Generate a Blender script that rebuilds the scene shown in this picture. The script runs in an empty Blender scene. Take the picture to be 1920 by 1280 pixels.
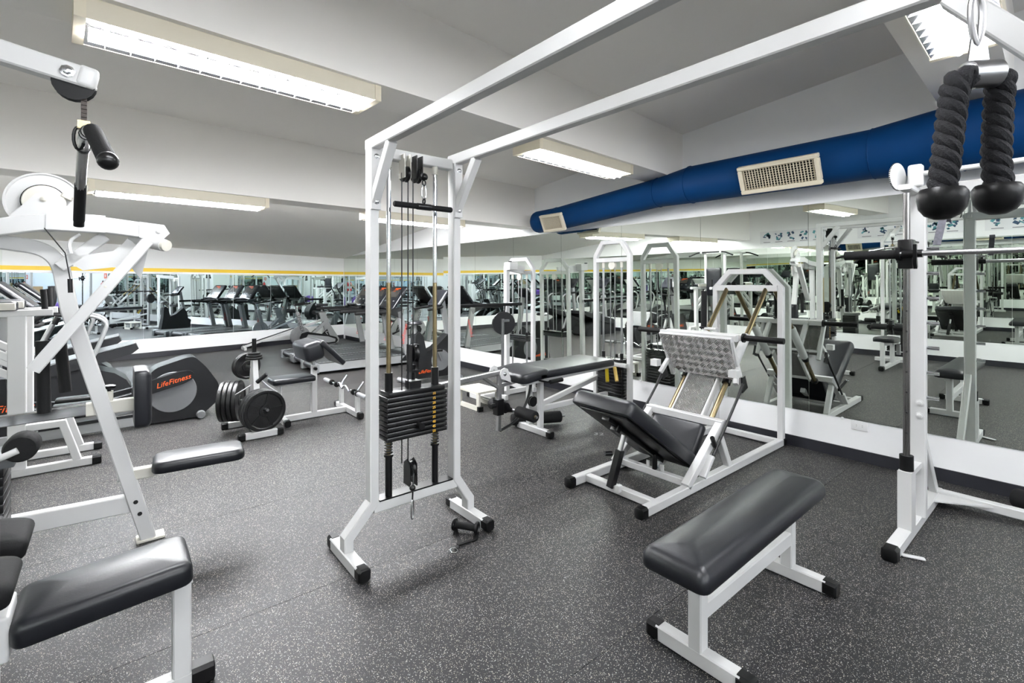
import bpy, bmesh, math, random
from math import sin, cos, pi, radians, sqrt
from mathutils import Vector as V, Matrix

random.seed(7)
SC = bpy.context.scene
C = SC.collection

# ------------------------------------------------------------------ camera, world, exposure
LAMP_E, WORLD_W = 96.0, 12.0
HC = 1.45
YAW = radians(39.73)
cam_d = bpy.data.cameras.new('camera')
cam = bpy.data.objects.new('camera', cam_d)
C.objects.link(cam)
cam.location = (0, 0, HC)
cam.rotation_euler = (pi / 2, 0, -YAW)
cam_d.sensor_width = 36
cam_d.lens = 36 * 906 / 1920
cam_d.shift_y = -110 / 1920
cam_d.clip_start = 0.03
SC.camera = cam
w = bpy.data.worlds.new('world')
SC.world = w
w.use_nodes = True
w.node_tree.nodes['Background'].inputs[0].default_value = (0.9, 0.95, 1, 1)
w.node_tree.nodes['Background'].inputs[1].default_value = WORLD_W
SC.view_settings.view_transform = 'Standard'
SC.view_settings.look = 'None'
SC.view_settings.gamma = 1
SC.view_settings.use_curve_mapping = False
SC.view_settings.exposure = 0.0
SC.cycles.max_bounces = 14
SC.cycles.diffuse_bounces = 9
SC.cycles.glossy_bounces = 9
SC.cycles.caustics_reflective = True
SC.cycles.blur_glossy = 1.0
SC.cycles.sample_clamp_indirect = 20.0

# ------------------------------------------------------------------ materials
MATS = {}
def mat(name, col=(.8, .8, .8), rough=.5, metal=0.0, spec=.5, bump=None, var=None, emit=None, coat=0):
    """bump=(scale,strength,distance)  var=(scale,amount) small mottling of the thing's own colour"""
    if name in MATS: return MATS[name]
    m = bpy.data.materials.new(name); m.use_nodes = True
    nt = m.node_tree; b = nt.nodes['Principled BSDF']
    b.inputs['Base Color'].default_value = (*col, 1)
    b.inputs['Roughness'].default_value = rough
    b.inputs['Metallic'].default_value = metal
    b.inputs['Specular IOR Level'].default_value = spec
    if coat: b.inputs['Coat Weight'].default_value = coat
    if emit:
        b.inputs['Emission Color'].default_value = (*emit[:3], 1)
        b.inputs['Emission Strength'].default_value = emit[3]
    tc = nt.nodes.new('ShaderNodeTexCoord')
    if var:
        n = nt.nodes.new('ShaderNodeTexNoise'); n.inputs['Scale'].default_value = var[0]; n.inputs['Detail'].default_value = 5
        nt.links.new(tc.outputs['Object'], n.inputs['Vector'])
        mx = nt.nodes.new('ShaderNodeMix'); mx.data_type = 'RGBA'
        mx.inputs['A'].default_value = (*[max(0, c * (1 - var[1])) for c in col], 1)
        mx.inputs['B'].default_value = (*[min(1, c * (1 + var[1])) for c in col], 1)
        nt.links.new(n.outputs['Fac'], mx.inputs['Factor'])
        nt.links.new(mx.outputs['Result'], b.inputs['Base Color'])
    if bump:
        n = nt.nodes.new('ShaderNodeTexNoise'); n.inputs['Scale'].default_value = bump[0]; n.inputs['Detail'].default_value = 3
        nt.links.new(tc.outputs['Object'], n.inputs['Vector'])
        bp = nt.nodes.new('ShaderNodeBump'); bp.inputs['Strength'].default_value = bump[1]; bp.inputs['Distance'].default_value = bump[2]
        nt.links.new(n.outputs['Fac'], bp.inputs['Height'])
        nt.links.new(bp.outputs['Normal'], b.inputs['Normal'])
    MATS[name] = m
    return m

WHITE = mat('white_painted_steel', (.53, .53, .527), .34, spec=.35, var=(6, .03))
CREAM = mat('cream_painted_steel', (.54, .525, .47), .4, var=(5, .05))
VINYL = mat('black_vinyl', (.0060, .0066, .0095), .38, spec=.42, bump=(160, .12, .002), var=(3, .25))
BLACK = mat('black_enamel', (.0035, .0035, .004), .30, spec=.35)
RUBBER = mat('black_rubber', (.004, .004, .0042), .40, spec=.22, bump=(120, .15, .002))
FOAM = mat('black_foam_grip', (.006, .006, .0065), .75, spec=.25, bump=(220, .3, .002))
CHROME = mat('chrome', (.72, .73, .75), .12, 1.0)
STEEL = mat('worn_steel', (.38, .38, .385), .32, 1.0, var=(20, .15))
BRONZE = mat('tarnished_rod', (.27, .215, .12), .34, 1.0, var=(14, .3))
IRON = mat('cast_iron_black', (.004, .004, .0045), .36, spec=.45, bump=(90, .5, .004))
WALLW = mat('white_wall_paint', (.88, .88, .885), .6, bump=(14, .08, .01), var=(1.2, .02))
CEILM = mat('ceiling_paint', (.86, .835, .80), .75, bump=(18, .1, .01), var=(1.0, .03))
YELLOW = mat('yellow_stripe', (.85, .56, .03), .5)
BASEB = mat('dark_baseboard', (.016, .0165, .022), .45, var=(8, .2))
MIRROR = mat('mirror_silver', (.80, .845, .79), .0, 1.0)
MIRROR_B = mat('mirror_silver_blue', (.74, .83, .88), .0, 1.0)
BLUE = mat('blue_duct_paint', (.001, .034, .125), .6, spec=.12, var=(3, .06))
BEIGE = mat('beige_vent_enamel', (.66, .60, .47), .5, var=(6, .06))
LAMPB = mat('lamp_housing_beige', (.62, .57, .46), .5, var=(4, .06))
FINW = mat('louvre_white', (.75, .76, .78), .4)
REFL = mat('lamp_reflector', (.85, .86, .88), .22, 1.0)
DARK = mat('dark_void', (.01, .01, .01), .9)
GREY = mat('grey_plastic', (.13, .135, .14), .42)
LGREY = mat('silver_grey_paint', (.24, .245, .25), .42, .3)
CHAR = mat('charcoal_plastic', (.0075, .0078, .0088), .40, spec=.3, var=(5, .1))
CONS = mat('console_black', (.010, .011, .015), .25)
ORANGE = mat('orange_red_print', (.80, .10, .01), .5)
RED = mat('red_print', (.55, .03, .02), .45)
GOLD = mat('yellow_print', (.80, .45, .03), .5)
OUTLET = mat('outlet_plastic', (.78, .78, .78), .35)
ROPEM = mat('black_rope', (.0075, .0075, .0095), .8, spec=.3, bump=(300, .6, .004))
YHAND = mat('yellow_handle', (.80, .60, .02), .4)
TAN = mat('tan_handle', (.55, .38, .10), .5)
BROWN = mat('cardboard_tan', (.50, .36, .20), .8)
PURPLE = mat('purple_rubber', (.10, .03, .30), .35)
PAPER = mat('poster_paper', (.78, .78, .80), .6)
INK = mat('poster_ink_blue', (.05, .10, .18), .6)
INK2 = mat('poster_ink_teal', (.10, .32, .36), .6)
CHALK = mat('white_chalk_print', (.32, .32, .32), .7)
BELT = mat('treadmill_belt', (.022, .0225, .025), .55, bump=(150, .3, .002))
DSTEEL = mat('dark_steel_rod', (.20, .195, .19), .22, 1.0, var=(9, .2))
TUBE_ADD = mat('added_lamp_tube_glow', (1, 1, 1), .5, emit=(.97, .98, 1.0, LAMP_E * 1.4))  # stronger glow for the added lamps, raised to lift the far wall
TUBEL = mat('lamp_tube_glow', (1, 1, 1), .5, emit=(.97, .98, 1.0, LAMP_E))

def tread_plate():
    m = mat('aluminium_tread_plate', (.50, .49, .47), .32, 1.0)
    nt = m.node_tree; b = nt.nodes['Principled BSDF']
    tc = nt.nodes.new('ShaderNodeTexCoord')
    mp = nt.nodes.new('ShaderNodeMapping'); mp.inputs['Rotation'].default_value = (0, 0, pi / 4)
    nt.links.new(tc.outputs['UV'], mp.inputs['Vector'])
    ch = nt.nodes.new('ShaderNodeTexChecker'); ch.inputs['Scale'].default_value = 24
    nt.links.new(mp.outputs[0], ch.inputs['Vector'])
    wv = []
    for ax in ('X', 'Y'):
        q = nt.nodes.new('ShaderNodeTexWave'); q.bands_direction = ax; q.inputs['Scale'].default_value = 30; q.inputs['Distortion'].default_value = 0
        nt.links.new(mp.outputs[0], q.inputs['Vector']); wv.append(q)
    mx = nt.nodes.new('ShaderNodeMix'); mx.data_type = 'FLOAT'
    nt.links.new(ch.outputs['Fac'], mx.inputs['Factor'])
    nt.links.new(wv[0].outputs['Fac'], mx.inputs['A']); nt.links.new(wv[1].outputs['Fac'], mx.inputs['B'])
    cm = nt.nodes.new('ShaderNodeMix'); cm.data_type = 'RGBA'; cm.inputs['A'].default_value = (.20, .195, .185, 1); cm.inputs['B'].default_value = (.42, .41, .395, 1)
    nt.links.new(mx.outputs['Result'], cm.inputs['Factor']); nt.links.new(cm.outputs['Result'], b.inputs['Base Color'])
    bp = nt.nodes.new('ShaderNodeBump'); bp.inputs['Strength'].default_value = 1.0; bp.inputs['Distance'].default_value = .006
    nt.links.new(mx.outputs['Result'], bp.inputs['Height']); nt.links.new(bp.outputs[0], b.inputs['Normal'])
    return m
TREAD = tread_plate()

def floor_mat():
    m = bpy.data.materials.new('speckled_rubber'); m.use_nodes = True
    nt = m.node_tree; b = nt.nodes['Principled BSDF']
    tc = nt.nodes.new('ShaderNodeTexCoord')
    def flecks(scale, thr, rad):
        vo = nt.nodes.new('ShaderNodeTexVoronoi'); vo.inputs['Scale'].default_value = scale
        nt.links.new(tc.outputs['Object'], vo.inputs['Vector'])
        sp = nt.nodes.new('ShaderNodeSeparateColor'); nt.links.new(vo.outputs['Color'], sp.inputs[0])
        g = nt.nodes.new('ShaderNodeMath'); g.operation = 'GREATER_THAN'; g.inputs[1].default_value = thr
        nt.links.new(sp.outputs[0], g.inputs[0])
        l = nt.nodes.new('ShaderNodeMath'); l.operation = 'LESS_THAN'; l.inputs[1].default_value = rad
        nt.links.new(vo.outputs['Distance'], l.inputs[0])
        a = nt.nodes.new('ShaderNodeMath'); a.operation = 'MULTIPLY'
        nt.links.new(g.outputs[0], a.inputs[0]); nt.links.new(l.outputs[0], a.inputs[1])
        return a, sp
    f1, s1 = flecks(230, .86, .40)
    f2, s2 = flecks(420, .92, .45)
    mxm = nt.nodes.new('ShaderNodeMath'); mxm.operation = 'MAXIMUM'
    nt.links.new(f1.outputs[0], mxm.inputs[0]); nt.links.new(f2.outputs[0], mxm.inputs[1])
    n = nt.nodes.new('ShaderNodeTexNoise'); n.inputs['Scale'].default_value = 1.1; n.inputs['Detail'].default_value = 6
    nt.links.new(tc.outputs['Object'], n.inputs['Vector'])
    base = nt.nodes.new('ShaderNodeMix'); base.data_type = 'RGBA'
    base.inputs['A'].default_value = (.0065, .0066, .0078, 1); base.inputs['B'].default_value = (.0125, .0126, .0145, 1)
    nt.links.new(n.outputs['Fac'], base.inputs['Factor'])
    fc = nt.nodes.new('ShaderNodeMix'); fc.data_type = 'RGBA'
    fc.inputs['A'].default_value = (.46, .40, .31, 1); fc.inputs['B'].default_value = (.50, .49, .485, 1)
    nt.links.new(s1.outputs[1], fc.inputs['Factor'])
    mx = nt.nodes.new('ShaderNodeMix'); mx.data_type = 'RGBA'
    nt.links.new(mxm.outputs[0], mx.inputs['Factor'])
    nt.links.new(base.outputs['Result'], mx.inputs['A']); nt.links.new(fc.outputs['Result'], mx.inputs['B'])
    nt.links.new(mx.outputs['Result'], b.inputs['Base Color'])
    b.inputs['Roughness'].default_value = .50
    b.inputs['Specular IOR Level'].default_value = .34
    nb = nt.nodes.new('ShaderNodeTexNoise'); nb.inputs['Scale'].default_value = 190; nb.inputs['Detail'].default_value = 2
    nt.links.new(tc.outputs['Object'], nb.inputs['Vector'])
    bp = nt.nodes.new('ShaderNodeBump'); bp.inputs['Strength'].default_value = .25; bp.inputs['Distance'].default_value = .003
    nt.links.new(nb.outputs['Fac'], bp.inputs['Height']); nt.links.new(bp.outputs[0], b.inputs['Normal'])
    return m
FLOORM = floor_mat()

# ------------------------------------------------------------------ mesh helpers
def unit(a): 
    a = V(a); return a / a.length if a.length > 1e-9 else V((0, 0, 1))
def frame_of(d, up=(0, 0, 1)):
    d = unit(d); up = V(up)
    if abs(d.dot(up)) > .98: up = V((0, 1, 0)) if abs(d.y) < .9 else V((1, 0, 0))
    s = unit(d.cross(up)); u = s.cross(d)
    return d, s, u
def rect_profile(w, h, ch):
    a, b = w / 2, h / 2; ch = min(ch, a * .9, b * .9)
    if ch <= 0: return [(-a, -b), (a, -b), (a, b), (-a, b)]
    return [(-a + ch, -b), (a - ch, -b), (a, -b + ch), (a, b - ch), (a - ch, b), (-a + ch, b), (-a, b - ch), (-a, -b + ch)]
def circ(r, n=12): return [(r * cos(2 * pi * i / n), r * sin(2 * pi * i / n)) for i in range(n)]
def fillet(pts, rad, n=5):
    pts = [V(p) for p in pts]; out = [pts[0]]
    for i in range(1, len(pts) - 1):
        p, a, b = pts[i], pts[i - 1], pts[i + 1]
        da, db = (a - p), (b - p); L = min(rad, da.length * .49, db.length * .49)
        s, e = p + da.normalized() * L, p + db.normalized() * L
        for k in range(n + 1):
            t = k / n
            out.append(s * (1 - t) ** 2 + p * 2 * t * (1 - t) + e * t * t)
    out.append(pts[-1]); return out
def rrect(L, W, rc, n=4):
    a, b = L / 2, W / 2; rc = min(rc, a * .999, b * .999); out = []
    for cx, cy, st in ((a - rc, b - rc, 0), (-a + rc, b - rc, 1), (-a + rc, -b + rc, 2), (a - rc, -b + rc, 3)):
        for k in range(n + 1):
            t = (st + k / n) * pi / 2
            out.append((cx + rc * cos(t), cy + rc * sin(t)))
    return out

class MB:
    def __init__(self): self.v = []; self.f = []
    def loop(self, pts):
        i = len(self.v); self.v += [V(p) for p in pts]; return list(range(i, i + len(pts)))
    def skin(self, loops, cap=True, closed=False):
        n = len(loops[0])
        L = loops + ([loops[0]] if closed else [])
        for a, b in zip(L, L[1:]):
            for k in range(n): self.f.append((a[k], a[(k + 1) % n], b[(k + 1) % n], b[k]))
        if cap and not closed:
            self.f.append(tuple(reversed(loops[0]))); self.f.append(tuple(loops[-1]))
        return self
    def box(self, x0, x1, y0, y1, z0, z1):
        a = self.loop([(x0, y0, z0), (x1, y0, z0), (x1, y1, z0), (x0, y1, z0)])
        b = self.loop([(x0, y0, z1), (x1, y0, z1), (x1, y1, z1), (x0, y1, z1)])
        return self.skin([a, b])
    def bar(self, p0, p1, w, h=None, ch=.004, up=(0, 0, 1)):
        """rectangular section bar; w sideways, h along up"""
        h = w if h is None else h
        p0, p1 = V(p0), V(p1); d, s, u = frame_of(p1 - p0, up)
        pr = rect_profile(w, h, ch)
        return self.skin([self.loop([p + s * x + u * y for x, y in pr]) for p in (p0, p1)])
    def path(self, pts, w, h, normal, ch=.004, closed=False):
        """rectangular tube swept along a planar polyline with mitred corners; w in plane, h along normal"""
        pts = [V(p) for p in pts]; N = unit(normal); pr = rect_profile(w, h, ch); L = []
        n = len(pts)
        for i, p in enumerate(pts):
            if closed: d0 = unit(p - pts[i - 1]); d1 = unit(pts[(i + 1) % n] - p)
            else:
                d0 = unit(p - pts[i - 1]) if i else unit(pts[1] - p)
                d1 = unit(pts[i + 1] - p) if i < n - 1 else d0
            s0, s1 = d0.cross(N), d1.cross(N)
            s = unit(s0 + s1); k = 1 / max(.35, s.dot(s0))
            L.append(self.loop([p + s * x * k + N * y for x, y in pr]))
        return self.skin(L, closed=closed)
    def cyl(self, p0, p1, r, r1=None, n=14):
        p0, p1 = V(p0), V(p1); d, s, u = frame_of(p1 - p0); r1 = r if r1 is None else r1
        return self.skin([self.loop([p + s * x + u * y for x, y in circ(q, n)]) for p, q in ((p0, r), (p1, r1))])
    def tube(self, pts, r, n=10, closed=False):
        pts = [V(p) for p in pts]; L = []; m = len(pts)
        d, s, u = frame_of(pts[1] - pts[0])
        for i, p in enumerate(pts):
            if closed: t = unit(pts[(i + 1) % m] - pts[i - 1])
            else: t = unit((pts[i + 1] - pts[i - 1]) if 0 < i < m - 1 else (pts[1] - pts[0] if i == 0 else pts[-1] - pts[-2]))
            s = unit(s - t * s.dot(t)); u = s.cross(t)
            q = r[i] if isinstance(r, (list, tuple)) else r
            L.append(self.loop([p + s * x + u * y for x, y in circ(q, n)]))
        return self.skin(L, closed=closed)
    def lathe(self, prof, o, d, n=24, cap=True):
        """prof: list of (radius, distance along d)"""
        o = V(o); d, s, u = frame_of(d)
        return self.skin([self.loop([o + d * t + s * x + u * y for x, y in circ(max(r, 1e-4), n)]) for r, t in prof], cap=cap)
    def prism(self, poly, o, ex, ey, thick):
        """polygon (in ex,ey from o) given a thickness vector"""
        o, ex, ey, th = V(o), V(ex), V(ey), V(thick)
        a = [o + ex * x + ey * y for x, y in poly]
        if ex.cross(ey).dot(th) < 0: a.reverse()
        return self.skin([self.loop(a), self.loop([p + th for p in a])])
    def pad(self, M, L, W, H, rc=.03, edge=.02, crown=.006, n=4):
        """upholstered pad: flat base at z=0, rolled edge, crowned top; M places it"""
        lv = [(0, .004), (.12 * H, 0), (H - edge, 0)]
        for k in range(1, 6):
            t = k / 5 * pi / 2
            lv.append((H - edge + edge * sin(t), edge * (1 - cos(t))))
        L_ = []
        for z, ins in lv:
            L_.append(self.loop([M @ V((x, y, z)) for x, y in rrect(L - 2 * ins, W - 2 * ins, max(.004, rc - ins * .4), n)]))
        hw = min(L, W) / 2
        for q in (.25, .55, .9):
            ins = edge + (hw - edge) * q
            z = H + crown * (1 - (1 - q) ** 2)
            L_.append(self.loop([M @ V((x, y, z)) for x, y in rrect(L - 2 * ins, W - 2 * ins, max(.003, (rc - edge * .4) * (1 - q)), n)]))
        self.skin(L_, cap=True); return self
    def rbox(self, M, L, W, H, r=.02, n=3):
        """box with rounded edges all round, centred"""
        lv = []
        for k in range(n + 1):
            t = k / n * pi / 2; lv.append((-H / 2 + r - r * cos(t), r - r * sin(t)))
        lv += [(-z, i) for z, i in reversed(lv)]
        return self.skin([self.loop([M @ V((x, y, z)) for x, y in rrect(L - 2 * i, W - 2 * i, max(.003, r - i + .002), n)]) for z, i in lv])
    def sphere(self, c, r, n=16, m=10, sz=1.0):
        c = V(c); lp = []
        for k in range(m + 1):
            t = pi * k / m; lp.append((max(1e-4, r * sin(t)), -r * cos(t) * sz))
        return self.skin([self.loop([c + V((q * x, q * y, z)) for x, y in circ(1, n)]) for q, z in lp])

def mesh_obj(name, mb, m, parent=None, smooth=True, off=None, uv=None, ang=38):
    me = bpy.data.meshes.new(name)
    o_ = V(off) if off is not None else V((0, 0, 0))
    me.from_pydata([tuple(p - o_) for p in mb.v], [], mb.f)
    bm = bmesh.new(); bm.from_mesh(me); bmesh.ops.recalc_face_normals(bm, faces=bm.faces); bm.to_mesh(me); bm.free()
    if smooth:
        me.polygons.foreach_set('use_smooth', [True] * len(me.polygons)); me.set_sharp_from_angle(angle=radians(ang))
    if uv:
        lay = me.uv_layers.new(name='uv'); ex, ey = V(uv[0]), V(uv[1])
        for lp in me.loops:
            p = me.vertices[lp.vertex_index].co; lay.data[lp.index].uv = (p.dot(ex), p.dot(ey))
    me.materials.append(m)
    o = bpy.data.objects.new(name, me); C.objects.link(o)
    if parent: o.parent = parent
    return o

def tag(o, label=None, cat=None, group=None, kind=None):
    for k, x in (('label', label), ('category', cat), ('group', group), ('kind', kind)):
        if x: o[k] = x
    return o

class T:
    """a thing: an Empty at its base; parts are given in world coordinates unless local=True"""
    def __init__(self, name, label, cat, loc=(0, 0, 0), rotz=0, group=None, local=False):
        e = bpy.data.objects.new(name, None); e.empty_display_size = .1; C.objects.link(e)
        e.location = loc; e.rotation_euler = (0, 0, rotz); self.e = e; self.loc = V((0, 0, 0)) if local else V(loc)
        tag(e, label, cat, group)
    def p(self, name, mb, m, parent=None, label=None, smooth=True, uv=None, ang=38):
        o = mesh_obj(name, mb, m, parent or self.e, smooth, self.loc, uv, ang)
        if label: o['label'] = label
        return o
    # shorthand members
    def bar(self, name, p0, p1, w=.05, h=None, m=None, parent=None, up=(0, 0, 1), ch=.005):
        return self.p(name, MB().bar(p0, p1, w, h, ch, up), m or WHITE, parent)
    def cyl(self, name, p0, p1, r, m, parent=None, n=14, r1=None):
        return self.p(name, MB().cyl(p0, p1, r, r1, n), m, parent)
    def tube(self, name, pts, r, m, parent=None, n=10, rad=0, fn=5):
        return self.p(name, MB().tube(fillet(pts, rad, fn) if rad else pts, r, n), m, parent)
    def box(self, name, b, m, parent=None):
        return self.p(name, MB().box(*b), m, parent)
    def text(self, s, loc, rot, size, m, parent=None, shear=0, name='lettering', extrude=.0006, align='CENTER'):
        cu = bpy.data.curves.new(name, 'FONT'); cu.body = s; cu.size = size; cu.shear = shear; cu.extrude = extrude
        cu.align_x = align; cu.align_y = 'CENTER'; cu.resolution_u = 2
        cu.materials.append(m)
        tmp = bpy.data.objects.new(name, cu); me = bpy.data.meshes.new_from_object(tmp); bpy.data.objects.remove(tmp)
        o = bpy.data.objects.new(name, me); C.objects.link(o); o.parent = parent or self.e
        o.location = V(loc) - self.loc; o.rotation_euler = rot
        return o

def dup(e, loc=None, rotz=None, label=None):
    r = e.copy(); C.objects.link(r)
    if loc is not None: r.location = loc
    if rotz is not None: r.rotation_euler = (0, 0, rotz)
    if label: r['label'] = label
    for ch in list(e.children):
        c = ch.copy(); C.objects.link(c); c.parent = r
        for g in list(ch.children):
            d = g.copy(); C.objects.link(d); d.parent = c
    return r

def struct(name, mb, m, label=None, parent=None, smooth=False):
    o = mesh_obj(name, mb, m, parent, smooth)
    if not parent: o['kind'] = 'structure'
    if label: o['label'] = label
    return o
def TR(x, y, z, rx=0, ry=0, rz=0):
    return Matrix.Translation((x, y, z)) @ Matrix.Rotation(rz, 4, 'Z') @ Matrix.Rotation(ry, 4, 'Y') @ Matrix.Rotation(rx, 4, 'X')

# ================================================================== the room
XR, XL, YF = 4.687, -1.36, -4.6           # mirrored wall, opposite wall, wall behind the camera
def yb(x): return 12.50 + .19 * (x - XR)    # the back wall stands a little askew
def zc(y): return 3.30 - .0975 * y          # the ceiling slopes down towards the back
MZ0, MZ1 = .33, 2.13                        # mirror on the wall with the duct

# floor of rubber rolls
fl = struct('floor', MB().box(XL - .1, XR + .1, YF - .1, 12.8, -.12, -.012), DARK, 'speckled dark rubber gym floor')
JO = [1.23 + 1.122 * k for k in range(-6, 11)]
for a, b in zip(JO, JO[1:]):
    mb = MB(); g = .0012
    mb.box(XL, XR, max(a, YF) + g, min(b, 12.6) - g, -.012, 0)
    struct('rubber_roll', mb, FLOORM, parent=fl)

# ceiling slab, sloping
mb = MB()
lo = mb.loop([(XL - .1, YF - .1, zc(YF - .1)), (XR + .1, YF - .1, zc(YF - .1)), (XR + .1, 12.7, zc(12.7)), (XL - .1, 12.7, zc(12.7))])
hi = mb.loop([(XL - .1, YF - .1, zc(YF - .1) + .15), (XR + .1, YF - .1, zc(YF - .1) + .15), (XR + .1, 12.7, zc(12.7) + .15), (XL - .1, 12.7, zc(12.7) + .15)])
mb.skin([lo, hi])
struct('ceiling', mb, CEILM, 'pale grey ceiling sloping down to the far wall')

def beam(n, y0, sl, wd, zb):
    mb = MB()
    def ring(x):
        a, b = y0 + sl * x, y0 + sl * x + wd
        return mb.loop([(x, a, zb), (x, b, zb), (x, b, zc(b) + .03), (x, a, zc(a) + .03)])
    mb.skin([ring(XL), ring(XR)])
    return struct('trim_%d' % n, mb, CEILM, 'plastered ceiling beam crossing the room')
BEAMS = [(2.44, .076, .34, 2.55), (4.85, .06, .31, 2.24), (.20, .03, .36, 2.70), (-2.1, .03, .30, 2.92)]
for i, b in enumerate(BEAMS): beam(i + 1, *b)

# walls
wr = struct('wall_right', MB().box(XR, XR + .1, YF - .1, 12.6, 0, 3.9), WALLW, 'white wall faced with tall mirrors below a blue duct')
mb = MB()
a = mb.loop([(XL - .1, yb(XL - .1), 0), (XR + .1, yb(XR + .1), 0), (XR + .1, yb(XR + .1) + .1, 0), (XL - .1, yb(XL - .1) + .1, 0)])
b = mb.loop([(p.x, p.y, 2.6) for p in [mb.v[i] for i in a]])
wb = struct('wall_back', mb.skin([a, b]), WALLW, 'far white wall with a mirror strip and yellow stripe')
wl = struct('wall_left', MB().box(XL - .1, XL, YF - .1, 12.0, 0, 3.9), WALLW, 'white wall opposite the duct, with mirrors')
WX0, WX1, WZ0, WZ1 = -1.0, 4.4, 2.2, 3.5      # high window added behind the photographer to brighten the ceiling
mb = MB().box(XL - .1, XR + .1, YF - .1, YF, 0, WZ0).box(XL - .1, XR + .1, YF - .1, YF, WZ1, 3.95)
mb.box(XL - .1, WX0, YF - .1, YF, WZ0, WZ1).box(WX1, XR + .1, YF - .1, YF, WZ0, WZ1)
wf = struct('wall_front', mb, WALLW, 'white wall behind the dumbbell racks')
win = struct('added_window', MB().path([(WX0, YF - .05, WZ0), (WX1, YF - .05, WZ0), (WX1, YF - .05, WZ1), (WX0, YF - .05, WZ1)], .05, .06, (0, 1, 0), closed=True), WALLW, 'high window added over the racks to bring in daylight')
GLASS = bpy.data.materials.new('added_window_glass'); GLASS.use_nodes = True
_n = GLASS.node_tree; _t = _n.nodes.new('ShaderNodeBsdfTransparent'); _g = _n.nodes.new('ShaderNodeBsdfGlossy'); _g.inputs['Roughness'].default_value = .02
_m = _n.nodes.new('ShaderNodeMixShader'); _m.inputs[0].default_value = .06
_n.links.new(_t.outputs[0], _m.inputs[1]); _n.links.new(_g.outputs[0], _m.inputs[2]); _n.links.new(_m.outputs[0], _n.nodes['Material Output'].inputs[0])
for k in range(4):
    x0 = WX0 + (WX1 - WX0) * k / 4
    struct('pane', MB().box(x0 + .03, x0 + (WX1 - WX0) / 4 - .03, YF - .054, YF - .048, WZ0 + .03, WZ1 - .03), GLASS, parent=win)
    if k: struct('mullion', MB().box(x0 - .025, x0 + .025, YF - .08, YF - .02, WZ0, WZ1), WALLW, parent=win)
pl = bpy.data.lights.new('added_window_portal', 'AREA'); pl.shape = 'RECTANGLE'; pl.size = WX1 - WX0; pl.size_y = WZ1 - WZ0; pl.cycles.is_portal = True  # portal guiding sky light through the added window
po = bpy.data.objects.new('added_window_portal', pl); C.objects.link(po); po.location = ((WX0 + WX1) / 2, YF - .12, (WZ0 + WZ1) / 2); po.rotation_euler = (pi / 2, 0, 0)

# mirrors on the duct wall: panels one metre wide
EDG = [.585 + .9975 * k for k in range(-1, 12)] + [12.47]
for y0, y1 in zip(EDG, EDG[1:]):
    mb = MB(); g = .0015; tl = .011 if y1 < 7.7 else 0.0
    th = .006
    q = lambda z: XR - th - tl * (z - MZ0) - .002
    A = mb.loop([(q(MZ0), y0 + g, MZ0), (q(MZ0), y1 - g, MZ0), (XR - .0005, y1 - g, MZ0), (XR - .0005, y0 + g, MZ0)])
    B = mb.loop([(q(MZ1), y0 + g, MZ1), (q(MZ1), y1 - g, MZ1), (XR - .0005, y1 - g, MZ1), (XR - .0005, y0 + g, MZ1)])
    struct('mirror_panel', mb.skin([A, B]), MIRROR, parent=wr)
    if 0 < y0 < 5:
        for dy in (.25, .75):
            struct('mirror_clip', MB().cyl((XR, y0 + dy, MZ0 - .006), (XR - .014, y0 + dy, MZ0 - .006), .012, n=10), OUTLET, parent=wr)
# back wall: mirror strip, yellow stripe, white ledge
def back_strip(name, x0, x1, z0, z1, t, m, off=0.0):
    mb = MB()
    lo = mb.loop([(x0, yb(x0) - t - off, z0), (x1, yb(x1) - t - off, z0), (x1, yb(x1) - off, z0), (x0, yb(x0) - off, z0)])
    hi = mb.loop([(mb.v[i].x, mb.v[i].y, z1) for i in lo])
    return struct(name, mb.skin([lo, hi]), m, parent=wb)
EB = [-1.355, -1.083, -.297, .489, 1.275, 2.061, 2.847, 3.633, 4.419, XR - .012]
for x0, x1 in zip(EB, EB[1:]): back_strip('mirror_panel', x0 + .0015, x1 - .0015, .37, 1.625, .006, MIRROR_B)
back_strip('ledge', XL, XR - .012, 1.625, 1.665, .012, WALLW)
back_strip('stripe', XL, XR - .012, 1.665, 1.735, .006, YELLOW, .0)
# left wall mirrors, and mirrors behind the camera
for k in range(13):
    y0 = -4.0 + k * 1.2
    struct('mirror_panel', MB().box(XL, XL + .006, y0 + .0015, min(y0 + 1.1985, 11.4), .37, 2.05), MIRROR, parent=wl)
for k in range(5):
    x0 = .35 + k * .86
    struct('mirror_panel', MB().box(x0 + .0015, x0 + .8585, YF, YF + .006, .37, 1.85), MIRROR_B, parent=wf)
struct('stripe', MB().box(.35, XR, YF, YF + .006, 1.88, 1.95), YELLOW, parent=wf)
# baseboards
struct('baseboard_right', MB().box(XR - .012, XR, YF, 12.37, 0, .092), BASEB, 'dark baseboard under the mirrors')
struct('baseboard_left', MB().box(XL, XL + .012, YF, 11.45, 0, .092), BASEB, 'dark baseboard of the opposite wall')
struct('baseboard_front', MB().box(XL, XR, YF, YF + .012, 0, .092), BASEB, 'dark baseboard behind the racks')
mb = MB(); x0, x1 = XL, XR - .012
lo = mb.loop([(x0, yb(x0) - .012, 0), (x1, yb(x1) - .012, 0), (x1, yb(x1), 0), (x0, yb(x0), 0)])
hi = mb.loop([(mb.v[i].x, mb.v[i].y, .1) for i in lo])
struct('baseboard_back', mb.skin([lo, hi]), BASEB, 'dark baseboard of the far wall')

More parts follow.
